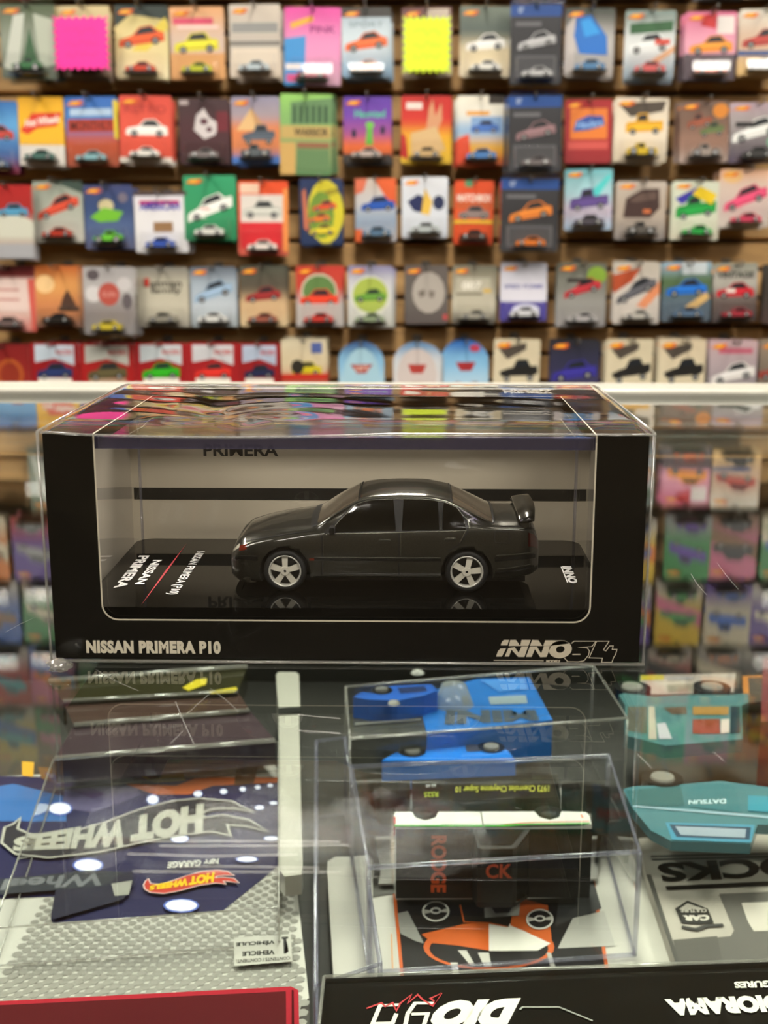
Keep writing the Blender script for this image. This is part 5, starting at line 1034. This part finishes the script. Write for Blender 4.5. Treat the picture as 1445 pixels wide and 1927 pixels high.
def toy_lying(label, pts, conv, Z, thick, colr, wheels_, lamps=(), extra=(), par=None):
    o = lying('toy_car', label, 'model car', conv, pts[0], Z - thick)
    slab(MB(), pts, conv, Z, thick, colr).build('body', TOYP, o, True)
    for x, y_, r_ in wheels_:
        q = at_z(*conv(x, y_), Z); m = MB()
        m.lathe([(0, .0012), (r_ * .55, .0012), (r_ * .6, .0004), (r_, .0004), (r_, -.006)], 20, lambda a_, b_, h: (q.x + a_, q.y + b_, q.z + h), cols=[0x7a7872, 0x7a7872, 0x171717, 0x171717], smooth=False)
        m.build('wheel', TOYP, o, True)
    for x, y_, r_, cc in lamps:
        q = at_z(*conv(x, y_), Z); m = MB(); m.lathe([(0, r_ * .6), (r_ * .7, r_ * .4), (r_, 0)], 12, lambda a_, b_, h: (q.x + a_, q.y + b_, q.z + h + .001), cc); m.build('lamp', TOYP, o, True)
    if extra:
        f = Flat(Z + .0002, conv)
        for e in extra: getattr(f, e[0])(*e[1:])
        f.m.build('windows', WRAP, o, True)
    return o
toy_lying('small blue model car lying on its side at the far end of the blue pack', [(140, 225), (190, 195), (250, 200), (300, 168), (380, 160), (600, 150), (640, 185), (560, 215), (400, 245), (230, 240)], cM, -.122, .012, 0x2a62c0, [(308, 187, .0052)], [(520, 95, .0035, 0x8c8c86), (380, 275, .003, 0x8c8c86)], [('poly', [(400, 170), (560, 160), (580, 190), (420, 205)], 0x2c3c68)])
toy_lying('small blue model car lying between the blue pack and the clear truck case', [(310, 600), (380, 560), (440, 520), (640, 515), (700, 500), (920, 500), (1050, 540), (1100, 600)], cM, -.140, .014, 0x1f74d4, [(488, 548, .0062), (955, 525, .0062)], (), [('poly', [(800, 505), (900, 505), (910, 545), (810, 548)], 0x3a3c48)])
m = MB(); q = at_z(*cM(735, 130), -.12); 
tl = lying('suction_cup', 'small clear plastic suction cup beyond the blue pack', 'suction cup', cM, (735, 150)); tl2 = MB()
tl2.lathe([(0, .020), (.006, .018), (.0105, .006), (.012, 0)], 20, lambda a_, b_, h: (q.x + a_, q.y + b_, q.z + h - .02)); tl2.build('cup', clear('milky plastic', milk=.45, milkcol=(.5, .52, .48)), tl, True)
tc = lying('clear_pack_case', 'large clear plastic case around the blue boxed pack', 'showcase', cM, (700, 200))
clear_box(tc, [(95, 165), (1560, 40), (1760, 350), (120, 470)], cM, -.118, SHELF + .001, EDGEW, .0006)
tc2 = lying('clear_side_case', 'tall clear plastic case along the left of the truck case', 'showcase', c4, (100, 700))
clear_box(tc2, [(75, 350), (190, 335), (330, 1240), (70, 1330)], c4, -.130, SHELF + .001, EDGE, .0008)

# right: teal vehicles and grey lettered card
toy_lying('teal model wagon with open windows, lying on its side at the far right', [(70, 330), (150, 310), (400, 350), (700, 330), (1080, 330), (1260, 320), (1270, 400), (1200, 430), (1210, 740), (500, 800), (120, 700), (130, 430)], cT, -.128, .006, 0x466e70,
          [(195, 265, .009), (930, 262, .009)], (), [('poly', [(150, 440), (330, 440), (330, 690), (150, 660)], 0x54534a), ('poly', [(345, 440), (400, 440), (420, 740), (345, 740)], 0xa29a8c), ('poly', [(480, 450), (690, 440), (700, 510), (560, 510)], 0x54463a),
           ('poly', [(750, 440), (1085, 440), (1080, 515), (750, 515)], 0x94703c), ('poly', [(750, 560), (1000, 555), (1000, 690), (750, 690)], 0x7c3c28), ('poly', [(1010, 560), (1090, 555), (1090, 680), (1010, 690)], 0xb4a8a0), ('poly', [(1100, 440), (1190, 440), (1190, 680), (1100, 690)], 0x26363e), ('poly', [(420, 600), (500, 590), (560, 740), (440, 740)], 0xa8a4ac)])
f = lying('boxed_pack', 'dull pink edged pack with a yellow corner, beyond the teal wagon', 'toy pack', cT, (600, 150)); g_ = MB()
slab(g_, [(270, 150), (1150, 130), (1130, 300), (260, 330)], cT, -.145, .016, 0xa89c94).build('carton', WRAP, f, True)
g_ = Flat(-.1448, cT); g_.poly([(275, 150), (485, 148), (480, 192), (272, 196)], 0xb0a02c).poly([(520, 165), (760, 155), (750, 190), (520, 200)], 0x8c8688).poly([(520, 240), (1040, 215), (1040, 290), (520, 300)], 0x7c7468).m.build('label_print', PRINT, f, True)
f = lying('boxed_pack', 'brown pack with an orange frame at the right edge, beside the teal wagon', 'toy pack', cT, (1300, 250)); slab(MB(), [(1230, 145), (1460, 140), (1560, 380), (1270, 400)], cT, -.146, .014, 0x54493c).build('carton', WRAP, f, True)
g_ = Flat(-.1458, cT); g_.line([(1245, 330), (1235, 165), (1420, 160)], .003, 0xb8742c).m.build('label_print', PRINT, f, True)
f = lying('boxed_pack', 'dark red pack standing at the right edge of the picture', 'toy pack', cT, (1460, 200)); slab(MB(), [(1400, 0), (1600, -20), (1640, 560), (1380, 580)], cT, -.120, .04, 0x6c3434).build('carton', WRAP, f, True)
toy_lying('teal model coupe lying above the grey lettered card at the right', [(200, 705), (262, 690), (480, 682), (700, 662), (1000, 700), (1250, 720), (1250, 900), (900, 890), (862, 990), (450, 975), (345, 920), (250, 805)], c5, -.130, .004, 0x46727a,
          [(405, 650, .0085)], (), [('poly', [(215, 712), (480, 690), (500, 690), (520, 790), (250, 796)], 0x355e62), ('poly', [(520, 700), (700, 672), (780, 690), (820, 830), (540, 795)], 0x3d6c74),
           ('poly', [(250, 798), (800, 845), (1200, 880), (1200, 868), (800, 832), (250, 790)], 0x8ca4b0), ('poly', [(420, 880), (885, 893), (868, 985), (455, 970)], 0x48849c), ('poly', [(440, 890), (865, 905), (858, 970), (478, 956)], 0x33485c), ('poly', [(470, 900), (840, 915), (835, 960), (500, 945)], 0x8c98a4),
           ('poly', [(850, 740), (954, 745), (1000, 830), (850, 820)], 0x3a8498), ('text', 'DATSUN', [(735, 758), (540, 765), (540, 786), (735, 782)], 0xb8ccd0, .03)])
t5 = lying('lettered_card', 'pale grey card with bold black lettering upside down, lying at lower right', 'toy pack', c5, (700, 1300)); ZG = -.152
m = slab(MB(), [(280, 960), (1400, 920), (1400, 1620), (480, 1625), (320, 1150)], c5, ZG, .008, 0xa39c92); m.build('card', PRINT, t5, True)
f = Flat(ZG + .0002, c5)
f.poly([(700, 1250), (1400, 1220), (1400, 1620), (490, 1625), (470, 1500), (760, 1470), (778, 1440)], 0x5e5b56).poly([(460, 1490), (690, 1470), (720, 1620), (490, 1625)], 0x54514c)
f.poly([(320, 1150), (345, 1150), (500, 1625), (478, 1625)], 0x4a4844)
f.line([(345, 1056), (1400, 1030)], .0010, 0x1a1816).line([(350, 1073), (1400, 1048)], .0010, 0x1a1816).poly([(420, 1212), (1400, 1165), (1400, 1190), (428, 1233)], 0x1c1a18)
f.text('ROCKS', [(1290, 1045), (370, 1092), (400, 1192), (1320, 1150)], 0x191714, .045)
f.poly([(815, 1300), (1400, 1280), (1400, 1430), (880, 1448), (850, 1400)], 0xb8b1a6)
f.poly([(470, 1330), (535, 1288), (640, 1330), (672, 1405), (600, 1410), (505, 1405)], 0x2c2a28).poly([(490, 1335), (535, 1302), (620, 1332)], 0x9c968c)
f.text('CULTURE', [(635, 1330), (500, 1334), (500, 1350), (635, 1350)], 0xb0aaa0, .04).text('CAR', [(648, 1362), (510, 1366), (512, 1396), (650, 1394)], 0xb8b2a8, .08)
f.line([(505, 1425), (580, 1440), (640, 1420), (722, 1416)], .0018, 0x3c3a38)
f.m.build('lettering_print', PRINT, t5, True)
# nearest: black diorama box and red box
t6 = lying('diorama_box', 'black film wrapped box with white and red lettering upside down, nearest on the right', 'box', c4, (900, 1400)); ZD = -.118
m = slab(MB(), [(112, 1300), (1980, 1230), (2200, 1900), (40, 1980)], c4, ZD, .045, 0x151412); m.build('carton', WRAP, t6, True)
f = Flat(ZD + .0002, c4)
f.text('DIO', [(893, 1376), (560, 1388), (520, 1500), (872, 1492)], 0xdedace, .09, .25)
f.line([(545, 1398), (470, 1398), (440, 1440), (430, 1490), (500, 1500), (520, 1440), (455, 1442)], .0012, 0xd8d4c8).line([(410, 1405), (330, 1408), (300, 1480), (380, 1478), (395, 1440)], .0012, 0xd8d4c8)
f.line([(575, 1358), (550, 1395), (530, 1380), (570, 1362), (540, 1410), (500, 1385), (480, 1365), (440, 1400), (455, 1365), (410, 1400), (395, 1430), (380, 1398), (350, 1412), (335, 1398), (275, 1420)], .0006, 0xb0242c)
f.line([(888, 1425), (900, 1415), (1045, 1415), (1180, 1470)], .0006, 0x8c8c84)
q2 = lambda *pp: [(((1100 + x / 2.765) - 560) * 2.125, y_ / 2.765 * 2.125) for x, y_ in pp]
f.text('IN DIORAMA', q2((1180, 1768), (413, 1800), (450, 1888), (1215, 1858)), 0xd9d6cb, .07); f.text('FIGURES', q2((1015, 1702), (775, 1710), (782, 1744), (1020, 1738)), 0xd0cdc2, .05)
f.m.build('lettering_print', PRINT, t6, True)
m = MB(); q = [at_z(*c4(*p), ZD + .0015) for p in ((105, 1292), (1985, 1222), (2205, 1905), (35, 1985))]; m.add(q, [(0, 1, 2, 3)]); m.build('film_wrap', clear('box film', f0=.06, wave=.3, wscale=45), t6, True)
m = MB(); m.tube([q[0], q[1]], .0005, 6); m.tube([q[0], q[3]], .0005, 6); m.build('film_edge', EDGEW, t6, True)
t7 = lying('red_box', 'dark red box with bright red rim, nearest at the lower left corner', 'box', c3, (300, 1600)); ZQ = -.120
m = slab(MB(), [(-500, 1600), (1318, 1508), (1352, 1525), (1362, 2000), (-500, 2050)], c3, ZQ, .04, 0x962530); m.build('carton', WRAP, t7, True)
f = Flat(ZQ + .0002, c3); f.poly([(-500, 1618), (1295, 1530), (1300, 2000), (-500, 2050)], 0x4c181c).poly([(1322, 1525), (1330, 1525), (1338, 2000), (1322, 2000)], 0x3c1014).m.build('recess_print', WRAP, t7, True)
